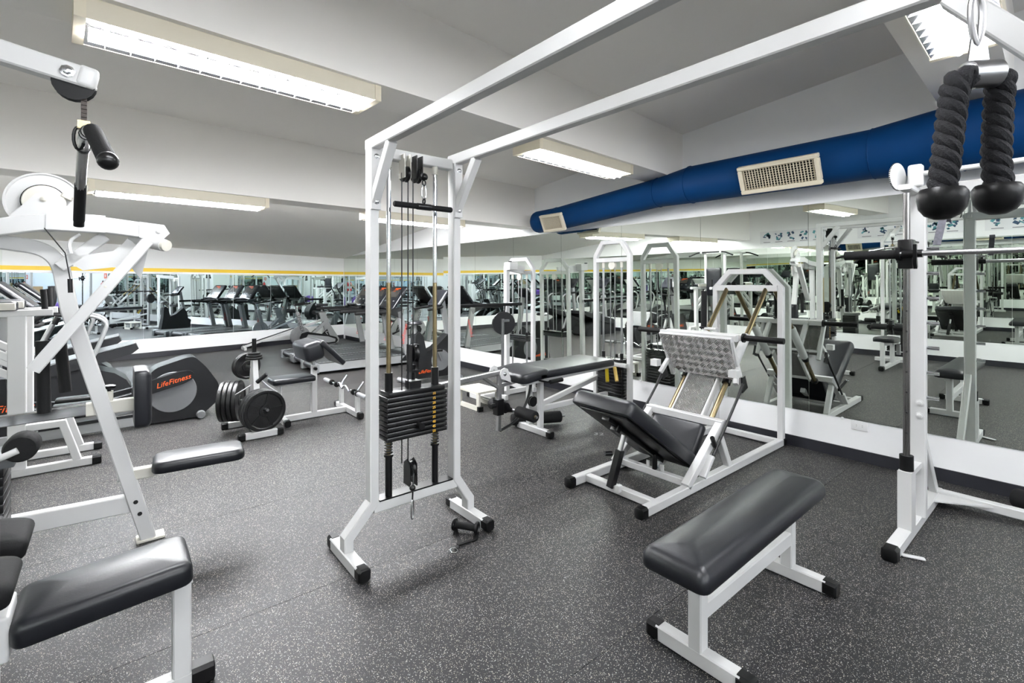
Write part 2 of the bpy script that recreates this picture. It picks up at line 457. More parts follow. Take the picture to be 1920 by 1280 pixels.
# ------------------------------------------------------------------ ceiling lamps
def ceiling_lamp(loc, rotz, label, tube=None):
    L, W, H = 1.24, .29, .083
    t = T('ceiling_lamp', label, 'lamp', loc, rotz, 'louvred fluorescent ceiling lamps', local=True)
    mb = MB(); th = .004
    mb.box(-L / 2, L / 2, -W / 2, W / 2, -.006, 0)
    mb.box(-L / 2, L / 2, -W / 2, -W / 2 + th, -H, -.006)
    mb.box(-L / 2, L / 2, W / 2 - th, W / 2, -H, -.006)
    t.p('housing', mb, LAMPB, smooth=False)
    for s in (-1, 1):
        t.box('end_cap', (s * L / 2 - .018, s * L / 2 + .018, -W / 2 - .003, W / 2 + .003, -H - .002, .0), BEIGE)
    mb = MB()
    for s in (-1, 1):
        a = mb.loop([(-L / 2 + .02, s * .056, -.042), (L / 2 - .02, s * .056, -.042), (L / 2 - .02, s * (W / 2 - .006), -H + .002), (-L / 2 + .02, s * (W / 2 - .006), -H + .002)])
        mb.f.append(tuple(a))
    mb.f.append(tuple(mb.loop([(-L / 2 + .02, -.056, -.042), (L / 2 - .02, -.056, -.042), (L / 2 - .02, .056, -.042), (-L / 2 + .02, .056, -.042)])))
    t.p('reflector', mb, REFL, smooth=False)
    for s in (-1, 1):
        t.cyl('tube', (-L / 2 + .03, s * .032, -H - .005), (L / 2 - .03, s * .032, -H - .005), .016, tube or TUBEL, n=10)
    n = 13
    for k in range(n):
        x = -L / 2 + (k + 1) * L / (n + 1)
        mb = MB()
        mb.prism([(-W / 2 + .008, -H + .002), (-.06, -H + .002), (-.06, -H + .03), (.06, -H + .03), (.06, -H + .002), (W / 2 - .008, -H + .002), (W / 2 - .02, -H + .042), (-W / 2 + .02, -H + .042)], (x - .002, 0, 0), (0, 1, 0), (0, 0, 1), (.004, 0, 0))
        t.p('louvre_fin', mb, FINW, smooth=False)
    return t.e
LA = math.atan(.065)
ceiling_lamp((.52, 2.655, 2.55), LA, 'long louvred ceiling lamp nearest the lat pulldown pulley')
ceiling_lamp((3.12, 2.86, 2.55), LA, 'glaring ceiling lamp on the beam beside the duct')
ceiling_lamp((.50, 5.045, 2.24), LA, 'thin bright ceiling lamp on the far beam, above the row machine')
ceiling_lamp((2.80, 5.175, 2.24), LA, 'far beam ceiling lamp seen behind the cable tower')
ceiling_lamp((2.71, .385, 2.70), .03, 'overexposed ceiling lamp above the rope attachment')
ceiling_lamp((.40, .46, 2.70), .03, 'ceiling lamp over the place where the photographer stands')
ceiling_lamp((.50, -1.93, 2.92), .03, 'ceiling lamp behind the photographer, by the opposite wall')
ceiling_lamp((2.90, -1.87, 2.92), .03, 'ceiling lamp behind the photographer, towards the duct')
for yl, nm in ((5.62, 'just behind the far beam'), (6.22, 'second row beyond the far beam'), (6.82, 'third row beyond the far beam')):  # unseen lamp rows added to brighten the back wall and ceiling
    for x, q in ((.0, 'over the stepper'), (1.30, 'over the plate tree'), (2.60, 'over the treadmills')):
        ceiling_lamp((x, yl, zc(yl) - .012), LA, 'added ceiling lamp %s, %s' % (nm, q), TUBE_ADD)

# ================================================================== cable crossover tower
def foot_cap(t, c, d, w=.062, h=.066, L=.045, m=None, parent=None):
    """rubber cap pushed over the end of a floor bar: c end point (bar axis), d outward direction"""
    c = V(c); d = unit(d)
    mb = MB(); dd, s, u = frame_of(d)
    pr = rect_profile(w, h, .012)
    pr2 = [(x * .86, y * .86) for x, y in pr]
    mb.skin([mb.loop([c + d * a + s * x * k + u * y * k for x, y in pr]) for a, k in ((-.012, 1), (L - .014, 1), (L - .004, .95), (L, .82))])
    return t.p('foot_cap', mb, m or RUBBER, parent)

def bolt(t, c, d, r=.010, parent=None, m=None):
    c = V(c); d = unit(d)
    return t.p('bolt', MB().lathe([(r * 1.5, 0), (r * 1.5, .002), (r, .003), (r, .009), (r * .6, .011)], c, d, 8), m or CHROME, parent)

def carabiner(t, top, ln=.09, wd=.03, r=.004, nrm=(0, 1, 0), parent=None, m=None):
    top = V(top); N = unit(nrm); S = unit(N.cross(V((0, 0, 1))))
    pts = [top + S * (wd / 2 * sin(a) * (.75 + .25 * (1 - cos(a)) / 2)) + V((0, 0, -ln / 2 + ln / 2 * cos(a))) for a in [2 * pi * k / 18 for k in range(18)]]
    return t.p('carabiner', MB().tube(pts, r, 8, closed=True), m or CHROME, parent)

def pulley(t, c, ax, r=.045, th=.022, parent=None, m=None):
    c = V(c); ax = unit(ax)
    return t.p('pulley', MB().lathe([(r * .3, -th / 2), (r, -th / 2), (r * .97, -th / 4), (r * .86, 0), (r * .97, th / 4), (r, th / 2), (r * .3, th / 2)], c, ax, 20), m or BLACK, parent)

STACK = mat('stack_plate_black', (.0045, .0045, .005), .26, spec=.6)
def crossover():
    ct = T('cable_crossover', 'white cable crossover tower with a numbered black weight stack', 'gym machine', (1.34, 2.48, 0))
    XA, XB, YP, ZT = 1.083, 1.605, 2.48, 2.19
    for x, s, xf in ((XA, -1, .945), (XB, 1, 1.705)):
        ct.p('upright', MB().path([(x, YP, ZT + .027), (x, YP, .275), (xf, YP, .125), (xf, YP, .055)], .05, .07, (0, 1, 0), .005), WHITE)
        ct.bar('foot_bar', (xf, YP - .19, .033), (xf, YP + .17, .033), .06, .06)
        foot_cap(ct, (xf, YP - .19, .033), (0, -1, 0)); foot_cap(ct, (xf, YP + .17, .033), (0, 1, 0))
        ct.bar('overhead_beam', (x, YP + .031, ZT), (x, -.05, ZT), .053, .06)
        b = ct.p('corner_brace', MB().path([(x, YP - .02, 1.87), (x, YP - .235, ZT - .03)], .05, .045, (1, 0, 0), .004), WHITE)
        pz = ct.p('brace_plate', MB().box(x - .026, x + .026, YP - .052, YP - .036, 1.84, ZT + .02), WHITE)
        bolt(ct, (x + .002, YP - .052, 2.12), (0, -1, 0), parent=pz); bolt(ct, (x + .002, YP - .052, 1.88), (0, -1, 0), parent=pz)
    ct.bar('crossbar', (XA, YP, .245), (XB, YP, .245), .06, .055)
    ct.bar('crossbar', (XA, YP + .01, ZT - .03), (XB, YP + .01, ZT - .03), .06, .06)
    ct.p('base_plate', MB().box(XA + .03, XB - .03, YP - .032, YP + .045, .273, .281), BLACK)
    rods = (1.178, 1.470)
    for x in rods:
        ct.cyl('guide_rod', (x, YP, .27), (x, YP, 1.45), .0125, BRONZE)
        ct.cyl('guide_rod', (x, YP, 1.45), (x, YP, 2.11), .0125, CHROME)
        ct.cyl('rod_socket', (x, YP, 2.085), (x, YP, 2.14), .018, CREAM)
        ct.cyl('stack_post', (x, YP, .28), (x, YP, .50), .019, BLACK)
        pts = [(x + .020 * cos(k * .9), YP + .020 * sin(k * .9), .505 + k * .0022) for k in range(38)]
        ct.tube('spring', pts, .0042, BLACK, n=6)
        ct.cyl('spring_washer', (x, YP, .497), (x, YP, .507), .027, BLACK)
        ct.cyl('guide_bushing', (x, YP, .855), (x, YP, .955), .022, BLACK)
    z = .590; pt = .0268
    for k in range(9):
        M = TR(1.327, 2.475, z + pt * (8 - k) + pt / 2)
        pl = ct.p('weight_plate', MB().rbox(M, .375, .125, pt - .003, .0045, 2), STACK)
        ct.text(str(10 + 5 * k), (1.425, 2.4118, z + pt * (8 - k) + pt / 2), (pi / 2, 0, 0), .021, GOLD, pl)
    hd = ct.p('head_plate', MB().rbox(TR(1.327, 2.475, z + pt * 9 + .012), .35, .115, .023, .003, 2), BLACK)
    ct.box('cable_block', (1.29, 1.36, 2.445, 2.505, z + pt * 9 + .024, z + pt * 9 + .065), BLACK)
    ct.cyl('stem', (1.325, 2.475, .90), (1.325, 2.475, .985), .011, BLACK)
    ct.p('pulley_bracket', MB().box(1.300, 1.306, 2.445, 2.505, .955, 1.10).box(1.344, 1.350, 2.445, 2.505, .955, 1.10).box(1.30, 1.35, 2.44, 2.51, .945, .957), BLACK)
    pulley(ct, (1.325, 2.475, 1.05), (1, 0, 0), .052, .03)
    pn = ct.cyl('selector_pin', (1.327, 2.42, .655), (1.327, 2.375, .655), .018, BLACK)
    # top pulleys
    for x, yy in ((1.262, 2.45), (1.330, 2.44)):
        ct.p('pulley_bracket', MB().box(x - .020, x - .015, yy - .035, yy + .035, 2.03, 2.16).box(x + .015, x + .020, yy - .035, yy + .035, 2.03, 2.16), CREAM if x < 1.3 else BLACK)
        pulley(ct, (x, yy, 2.055), (1, 0, 0), .045, .026)
    # low pulley
    ct.p('pulley_bracket', MB().prism([(-.04, -.07), (.04, -.07), (.036, .05), (0, .075), (-.036, .05)], (1.302, 2.43, .40), (0, 1, 0), (0, 0, 1), (.005, 0, 0)).prism([(-.04, -.07), (.04, -.07), (.036, .05), (0, .075), (-.036, .05)], (1.262, 2.43, .40), (0, 1, 0), (0, 0, 1), (.005, 0, 0)), BLACK)
    pulley(ct, (1.285, 2.43, .415), (1, 0, 0), .043, .026)
    ct.tube('cable', [(1.285, 2.395, .40), (1.270, 2.372, .345), (1.262, 2.365, .27)], .0045, BLACK)
    ct.p('cable_ball', MB().sphere((1.264, 2.368, .335), .017), BLACK)
    carabiner(ct, (1.262, 2.365, .272), .105, .036, .0042, (.6, -.8, 0), m=STEEL)
    for x, z0, z1 in ((1.243, .45, 2.06), (1.281, .45, 2.06), (1.312, 1.08, 2.06)):
        ct.cyl('cable', (x, 2.452, z0), (x, 2.452, z1), .0035, BLACK, n=8)
    # the other end of the crossover, overhead and out of sight
    for x in (XA, XB):
        ct.p('upright', MB().path([(x, -.02, ZT + .027), (x, -.02, .275), (x + (x - 1.344) * .45, -.02, .125), (x + (x - 1.344) * .45, -.02, .055)], .05, .07, (0, 1, 0), .005), WHITE)
        ct.bar('foot_bar', (x + (x - 1.344) * .45, -.2, .033), (x + (x - 1.344) * .45, .16, .033), .06, .06)
        ct.p('corner_brace', MB().path([(x, 0, 1.87), (x, .225, ZT - .03)], .05, .045, (1, 0, 0), .004), WHITE)
    ct.bar('crossbar', (XA, -.02, .245), (XB, -.02, .245), .06, .055)
    ct.bar('crossbar', (XA, .0, ZT - .03), (XB, .0, ZT - .03), .06, .06)
    ct.bar('pulley_arm', (1.20, 0, 2.13), (1.20, .16, 2.13), .03, .04)
    pulley(ct, (1.20, .131, 2.08), (1, 0, 0), .04, .026)
    return ct
CT = crossover()

# straight pull bar hanging from the tower
t = T('pull_bar', 'straight black pull bar hanging from the cable tower', 'handle bar', (1.33, 2.36, 1.80))
a, b = V((1.155, 2.36, 1.868)), V((1.505, 2.36, 1.868))
mid = (a + b) / 2
t.cyl('grip', a, mid - V((.04, 0, 0)), .0155, FOAM); t.cyl('grip', mid + V((.04, 0, 0)), b, .0155, FOAM)
t.cyl('sleeve', mid - V((.042, 0, 0)), mid + V((.042, 0, 0)), .018, BLACK)
t.cyl('end_plug', a - V((.004, 0, 0)), a, .013, BLACK); t.cyl('end_plug', b, b + V((.004, 0, 0)), .013, BLACK)
t.p('eyelet', MB().tube([mid + V((0, .012 * cos(q), .030 + .014 * sin(q))) for q in [2 * pi * k / 12 for k in range(12)]], .0045, 8, closed=True), BLACK)
carabiner(t, mid + V((0, 0, .125)), .085, .030, .0035, (0, 1, 0))
t.p('stopper_ball', MB().sphere(mid + V((0, 0, .165)), .022), BLACK)
t.p('chain_link', MB().tube([mid + V((.010 * cos(q), 0, .132 + .016 * sin(q))) for q in [2 * pi * k / 10 for k in range(10)]], .004, 6, closed=True), BLACK)
t.cyl('cable', mid + V((0, 0, .18)), (1.330, 2.42, 2.05), .0045, BLACK, n=8)

# triceps rope, close to the camera
def rope():
    o = V((1.20, .131, 0)); Rt = V((cos(YAW), -sin(YAW), 0)); Fw = V((sin(YAW), cos(YAW), 0))
    t = T('triceps_rope', 'thick twisted black rope attachment with two rubber ball ends', 'rope handle', (1.20, .131, 1.58))
    k = .868 / 906
    def W(u, v, d=0): return o + Rt * ((u - 1838) * k) + V((0, 0, HC + (530 - v) * k)) + Fw * d
    def strand_rope(pts, R=.0212, r=.0122, turns=3.8):
        pts = fillet(pts, .06, 8)
        L = [0]
        for a, b in zip(pts, pts[1:]): L.append(L[-1] + (b - a).length)
        N = 90; cl = []
        for i in range(N + 1):
            s = L[-1] * i / N; j = max(q for q in range(len(L)) if L[q] <= s + 1e-9); j = min(j, len(pts) - 2)
            tt = (s - L[j]) / max(1e-6, L[j + 1] - L[j]); cl.append(pts[j].lerp(pts[j + 1], tt))
        for q in range(3):
            out = []
            for i, p in enumerate(cl):
                tg = unit(cl[min(i + 1, N)] - cl[max(i - 1, 0)]); _, s_, u_ = frame_of(tg, Fw)
                an = 2 * pi * (turns * i / N + q / 3)
                out.append(p + s_ * (R - r) * 1.15 * cos(an) + u_ * (R - r) * 1.15 * sin(an))
            t.p('strand', MB().tube(out, r, 9), ROPEM)
    strand_rope([W(1822, 146, .0), W(1790, 150, -.004), W(1774, 235, -.01), W(1766, 300, -.01), W(1757, 372, -.01)])
    strand_rope([W(1858, 142, .0), W(1890, 136, .01), W(1894, 200, .02), W(1890, 290, .02), W(1895, 345, .02)], turns=3.4)
    for u, v, d in ((1759, 382, -.01), (1893, 368, .02)):
        c = W(u, v, d)
        t.p('ball_end', MB().lathe([(.008, .026), (.031, .025), (.0355, .018), (.036, .006), (.033, -.010), (.025, -.022), (.012, -.029), (.004, -.030)], c, (0, 0, 1), 22), RUBBER)
    t.cyl('twine_binding', W(1893, 356, .02), W(1893, 344, .02), .0245, BROWN, n=14)
    c0, c1 = W(1812, 142), W(1868, 138)
    t.p('ferrule', MB().lathe([(.020, 0), (.0245, .001), (.0245, (c1 - c0).length - .001), (.020, (c1 - c0).length)], c0, c1 - c0, 22), STEEL)
    mb = MB(); p = W(1838, 122)
    mb.prism([(-.020, 0), (.020, 0), (.014, .045), (.009, .053), (-.009, .053), (-.014, .045)], p, Rt, (0, 0, 1), Fw * .004)
    t.p('lug', mb, STEEL)
    t.p('carabiner', MB().tube([W(1835 + 13 * sin(q) * (.8 + .2 * cos(q)), 36 - 46 * cos(q), .002) for q in [2 * pi * i / 20 for i in range(20)]], .0055, 9, closed=True), STEEL)
    t.cyl('cable', W(1835, -8), (1.20, .131, 2.10), .005, BLACK, n=8)
rope()

# ankle strap handle dropped by the tower's foot
t = T('strap_handle', 'black strap handle lying on the floor by the tower foot', 'strap handle', (1.62, 2.30, 0))
a, b = V((1.553, 2.385, .037)), V((1.622, 2.275, .037))
t.cyl('grip', a, b, .020, FOAM, n=16)
for p, d in ((a, a - b), (b, b - a)):
    t.p('flange', MB().lathe([(.012, -.004), (.034, -.002), (.036, .006), (.034, .012), (.026, .015), (.02, .006)], p, d, 20), BLACK)
st = [V((1.56, 2.40, .02)), V((1.53, 2.34, .008)), V((1.50, 2.26, .006)), V((1.445, 2.215, .006))]
t.p('strap', MB().path(fillet(st, .05), .022, .004, (0, 0, 1), 0), RUBBER)
st = [V((1.625, 2.265, .015)), V((1.58, 2.22, .006)), V((1.54, 2.235, .005)), V((1.47, 2.235, .010))]
t.p('strap', MB().path(fillet(st, .05), .022, .004, (0, 0, 1), 0), RUBBER)
t.p('ring', MB().tube([V((1.425 + .02 * cos(q), 2.205 + .02 * sin(q), .008 + .004 * sin(q))) for q in [2 * pi * k / 14 for k in range(14)]], .003, 8, closed=True), CHROME)

# ================================================================== flat bench
def flat_bench():
    t = T('flat_bench', 'black padded flat bench with white frame, nearest the camera', 'weight bench', (2.07, .96, 0))
    Y0 = .965
    for x in (1.725, 2.575):
        t.bar('foot_bar', (x, Y0 - .17, .034), (x, Y0 + .17, .034), .055, .06)
        foot_cap(t, (x, Y0 - .17, .034), (0, -1, 0)); foot_cap(t, (x, Y0 + .17, .034), (0, 1, 0))
        t.bar('post', (x, Y0, .06), (x, Y0, .395), .055, .055, up=(0, 1, 0))
    t.bar('rail', (1.725, Y0, .20), (2.575, Y0, .20), .05, .065)
    t.bar('top_bar', (1.66, Y0 + .01, .391), (2.62, Y0 + .01, .391), .05, .038)
    t.p('pad', MB().pad(TR(2.085, .945, .418, rz=.015), 1.19, .258, .078, .035, .05, .010), VINYL)
    t.p('pad_board', MB().box(1.51, 2.66, .84, 1.05, .410, .420), BLACK)
flat_bench()

# ================================================================== 45 degree leg press
def leg_press():
    t = T('leg_press', 'white angled leg press with diamond-plate footplate and black seat', 'gym machine', (3.5, 2.08, 0))
    YR, YL = 1.78, 2.38
    for y in (YR, YL):
        t.bar('base_rail', (2.53, y, .034), (4.62, y, .034), .055, .06)
        foot_cap(t, (2.53, y, .034), (-1, 0, 0), .068, .07); foot_cap(t, (4.60, y, .034), (1, 0, 0), .066, .07, .05)
        t.p('inclined_rail', MB().path([(3.02, y, .06), (3.50, y, .40)], .055, .055, (0, 1, 0)), WHITE)
        t.bar('strut', (3.47, y, .33), (3.62, y, .06), .05, .05, up=(0, 1, 0))
        t.p('arch_post', MB().path([(4.60, y, .06), (4.60, y, 1.40), (4.60, y + (.14 if y < 2 else -.14), 1.555), (4.60, 2.08, 1.555)], .05, .05, (1, 0, 0), .005), WHITE)
    t.bar('crossbar', (2.68, YR, .034), (2.68, YL, .034), .055, .05)
    t.bar('crossbar', (3.08, YR, .06), (3.08, YL, .06), .05, .05)
    t.bar('crossbar', (4.57, YR, .034), (4.57, YL, .034), .05, .05)
    t.bar('crossbar', (4.58, YR + .02, 1.40), (4.58, YL - .02, 1.40), .045, .055)
    t.bar('head_bar', (3.50, YR - .028, .400), (3.50, YL + .028, .400), .06, .055)
    for y in (1.90, 2.26):
        t.cyl('guide_rod', (3.56, y, .36), (4.62, y, 1.435), .021, BRONZE, n=16)
        t.cyl('rod_end', (4.57, y, 1.385), (4.625, y, 1.44), .0225, BLACK)
        t.cyl('rod_collar', (3.575, y, .375), (3.59, y, .39), .034, BLACK, n=16)
    # carriage: footplate, frame, sleeves, horns
    pA, pB = V((3.63, 0, 1.005)), V((3.785, 0, .69))
    dn = unit(pB - pA); nrm = unit(V((dn.z, 0, -dn.x)))
    if nrm.x > 0: nrm = -nrm
    def PL(y, s, d=0): return V((pA.x, y, pA.z)) + dn * s + nrm * d
    Lp = (pB - pA).length
    mb = MB()
    pts = [(YR - .0, -.01), (YL + .0, -.01), (YL + .0, .10), (YL - .055, Lp - .06), (YL - .09, Lp), (YR + .03, Lp), (YR - .0, Lp - .02)]
    A = mb.loop([PL(y, s, .006) for y, s in pts]); B = mb.loop([PL(y, s, -.006) for y, s in pts]); mb.skin([A, B])
    t.p('footplate', mb, TREAD, uv=((0, 1, 0), tuple(dn)), smooth=False)
    mb = MB(); mb.path([PL(y, s, -.02) for y, s in [(YR, 0), (YL, 0), (YL, .10), (YL - .06, Lp - .03), (YR + .02, Lp - .03)]], .025, .03, nrm, .003, closed=True)
    t.p('plate_frame', mb, WHITE)
    t.bar('top_bar', (3.70, YR - .03, 1.02), (3.70, YL + .03, 1.02), .05, .05)
    t.bar('horn_beam', (3.80, YR - .03, 1.02), (3.80, YL + .03, 1.02), .05, .05)
    for y, s in ((YR, -1), (YL, 1)):
        h = t.cyl('weight_horn', (3.80, y + s * .03, 1.02), (3.80, y + s * .33, 1.02), .023, RUBBER, n=18)
        t.cyl('horn_collar', (3.80, y + s * .03, 1.02), (3.80, y + s * .045, 1.02), .036, RUBBER, parent=h, n=18)
        t.bar('side_arm', PL(y, .02, -.03), PL(y, Lp + .06, -.03), .035, .035, up=(0, 1, 0))
        ea = t.bar('stop_arm', PL(y, Lp - .1, -.03), PL(y + s * .03, Lp - .03, .10), .035, .035, up=(0, 1, 0))
        t.box('stop_block', (3.60, 3.66, min(y + s * .01, y + s * .075), max(y + s * .01, y + s * .075), .735, .79), WHITE, parent=ea)
        # safety strut
        st = t.cyl('gas_strut', (3.765, y + s * .05, .665), (3.30, y + s * .05, .22), .010, BLACK)
        t.cyl('strut_rod', (3.765, y + s * .05, .70), (3.60, y + s * .05, .51), .006, BLACK, parent=st)
        t.p('strut_plate', MB().prism([(0, 0), (.085, .03), (.04, .13), (-.01, .12)], (3.745, y + s * .043, .60), (1, 0, 0), (0, 0, 1), (0, s * .012, 0)), BLACK)
        lk = t.cyl('safety_handle', (3.36, y + s * .03, .27), (3.25, y + s * .07, .36), .016, RUBBER)
        t.bar('lug_plate', (3.28, y + s * .045, .22), (3.16, y + s * .045, .10), .03, .05, up=(0, 1, 0))
    for y in (1.90, 2.26):
        t.cyl('sleeve', (3.83, y, .635), (3.86, y, .665), .034, BLACK, n=16)
        t.p('bearing_tube', MB().lathe([(.03, 0), (.036, .01), (.036, .45), (.030, .47)], (3.86, y, .665), (.705, 0, .71), 18), WHITE)
        t.bar('carriage_strut', (3.80, y, 1.01), (3.97, y, .80), .045, .04, up=(0, 1, 0))
    t.bar('upright_horn_base', (3.92, 2.02, 1.06), (3.92, 2.14, 1.06), .06, .02)
    h = t.cyl('storage_horn', (3.92, 2.14, 1.05), (3.93, 2.14, 1.38), .024, FOAM, n=16)
    t.cyl('horn_collar', (3.92, 2.14, 1.06), (3.92, 2.14, 1.075), .036, BLACK, parent=h)
    # lower shin plate between the rods
    mb = MB(); d2 = unit(V((.705, 0, .71))); n2 = V((-.71, 0, .705))
    def Q(y, s, d=0): return V((3.54, y, .405)) + d2 * s + n2 * d
    A = mb.loop([Q(1.965, 0, .01), Q(2.20, 0, .01), Q(2.20, .40, .01), Q(1.965, .40, .01)]); B = mb.loop([Q(1.965, 0, 0), Q(2.20, 0, 0), Q(2.20, .40, 0), Q(1.965, .40, 0)])
    t.p('calf_plate', mb.skin([A, B]), TREAD, uv=((0, 1, 0), tuple(d2)), smooth=False)
    for y in (1.955, 2.21): t.bar('plate_edge', Q(y, -.01, -.02), Q(y, .42, -.02), .02, .06, up=tuple(n2))
    # seat and back
    t.p('seat_pad', MB().pad(TR(3.385, 2.08, .255, ry=-.92), .27, .43, .06, .03, .025, .008), VINYL)
    t.bar('seat_bar', (3.40, 2.08, .22), (3.12, 2.08, .08), .05, .05, up=(0, 1, 0))
    ba = V((3.30, 2.08, .125)); bb = V((2.50, 2.08, .665)); an = math.atan2(bb.z - ba.z, -(bb.x - ba.x))
    M = Matrix.Translation((ba + bb) / 2) @ Matrix.Rotation(pi, 4, 'Z') @ Matrix.Rotation(-an, 4, 'Y')
    t.p('back_pad', MB().pad(M @ TR(.02, 0, -.05), (bb - ba).length, .50, .105, .05, .05, .02, 5), VINYL)
    t.p('back_board', MB().rbox(M @ TR(.02, 0, -.056), (bb - ba).length * .86, .40, .014, .005), BLACK)
    br = t.p('back_rail', MB().rbox(M @ TR(.0, 0, -.075), (bb - ba).length * .8, .06, .03, .004), BLACK)
    t.p('adjust_bracket', MB().rbox(M @ TR(.27, .02, -.095), .05, .06, .05, .006), BLACK)
    t.bar('hinge_bracket', (3.06, 2.05, .09), (3.06, 2.05, .20), .03, .03, BLACK)
    t.bar('hinge_lug', (3.08, 2.0, .075), (3.08, 2.0, .13), .012, .03)
    t.bar('hinge_lug', (3.08, 2.12, .075), (3.08, 2.12, .13), .012, .03)
    s0, s1 = V((2.655, 2.13, .04)), V((2.72, 2.10, .29))
    t.bar('strut_sleeve', s0, s1, .05, .05, BLACK, up=(0, 1, 0))
    t.bar('adjust_strut', s1 - (s1 - s0) * .2, (2.775, 2.09, .44), .03, .03, STEEL, up=(0, 1, 0))
    t.cyl('adjust_knob', (2.69, 2.15, .26), (2.64, 2.17, .265), .017, BLACK)
    t.bar('strut_lug', (2.66, 2.05, .06), (2.62, 2.05, .06), .03, .05)
leg_press()

# ================================================================== leg curl bench with its stack by the mirror
def arch_stack(t, X, y0, y1, ztop, zsh, zbar, tube=.05, plates=11, zst=.13, pt=.035, front=-1, cables=True, rodm=STEEL):
    """arched tower in the plane x = X"""
    ins = (y1 - y0) * .22
    t.p('arch', MB().path([(X, y0, .06), (X, y0, zsh), (X, y0 + ins, ztop), (X, y1 - ins, ztop), (X, y1, zsh), (X, y1, .06)], tube, tube, (1, 0, 0), .005), WHITE)
    t.bar('crossbar', (X, y0, zbar), (X, y1, zbar), tube * .9, tube)
    t.bar('base_bar', (X, y0 - .04, .033), (X, y1 + .04, .033), .05, .06)
    ym = (y0 + y1) / 2; q = (y1 - y0) * .27
    for s in (-1, 1):
        t.cyl('guide_rod', (X, ym + s * q, .06), (X, ym + s * q, zbar - .02), .011, rodm)
        t.cyl('guide_bushing', (X, ym + s * q, zst + plates * pt), (X, ym + s * q, zst + plates * pt + .06), .019, BLACK)
        t.cyl('rod_socket', (X, ym + s * q, zbar - .085), (X, ym + s * q, zbar - .02), .017, CREAM)
    for k in range(plates):
        t.p('weight_plate', MB().rbox(TR(X, ym, zst + pt * (k + .5)), .11, (y1 - y0) * .72, pt - .004, .0045, 2), STACK)
    pulley(t, (X, ym, zbar - .06), (1, 0, 0), .045, .03, m=CREAM)
    for s in (-.03, .03):
        t.cyl('cable', (X + .005, ym + s, zst + plates * pt), (X + .005, ym + s, zbar - .05), .006, STEEL if cables else BLACK, n=8)

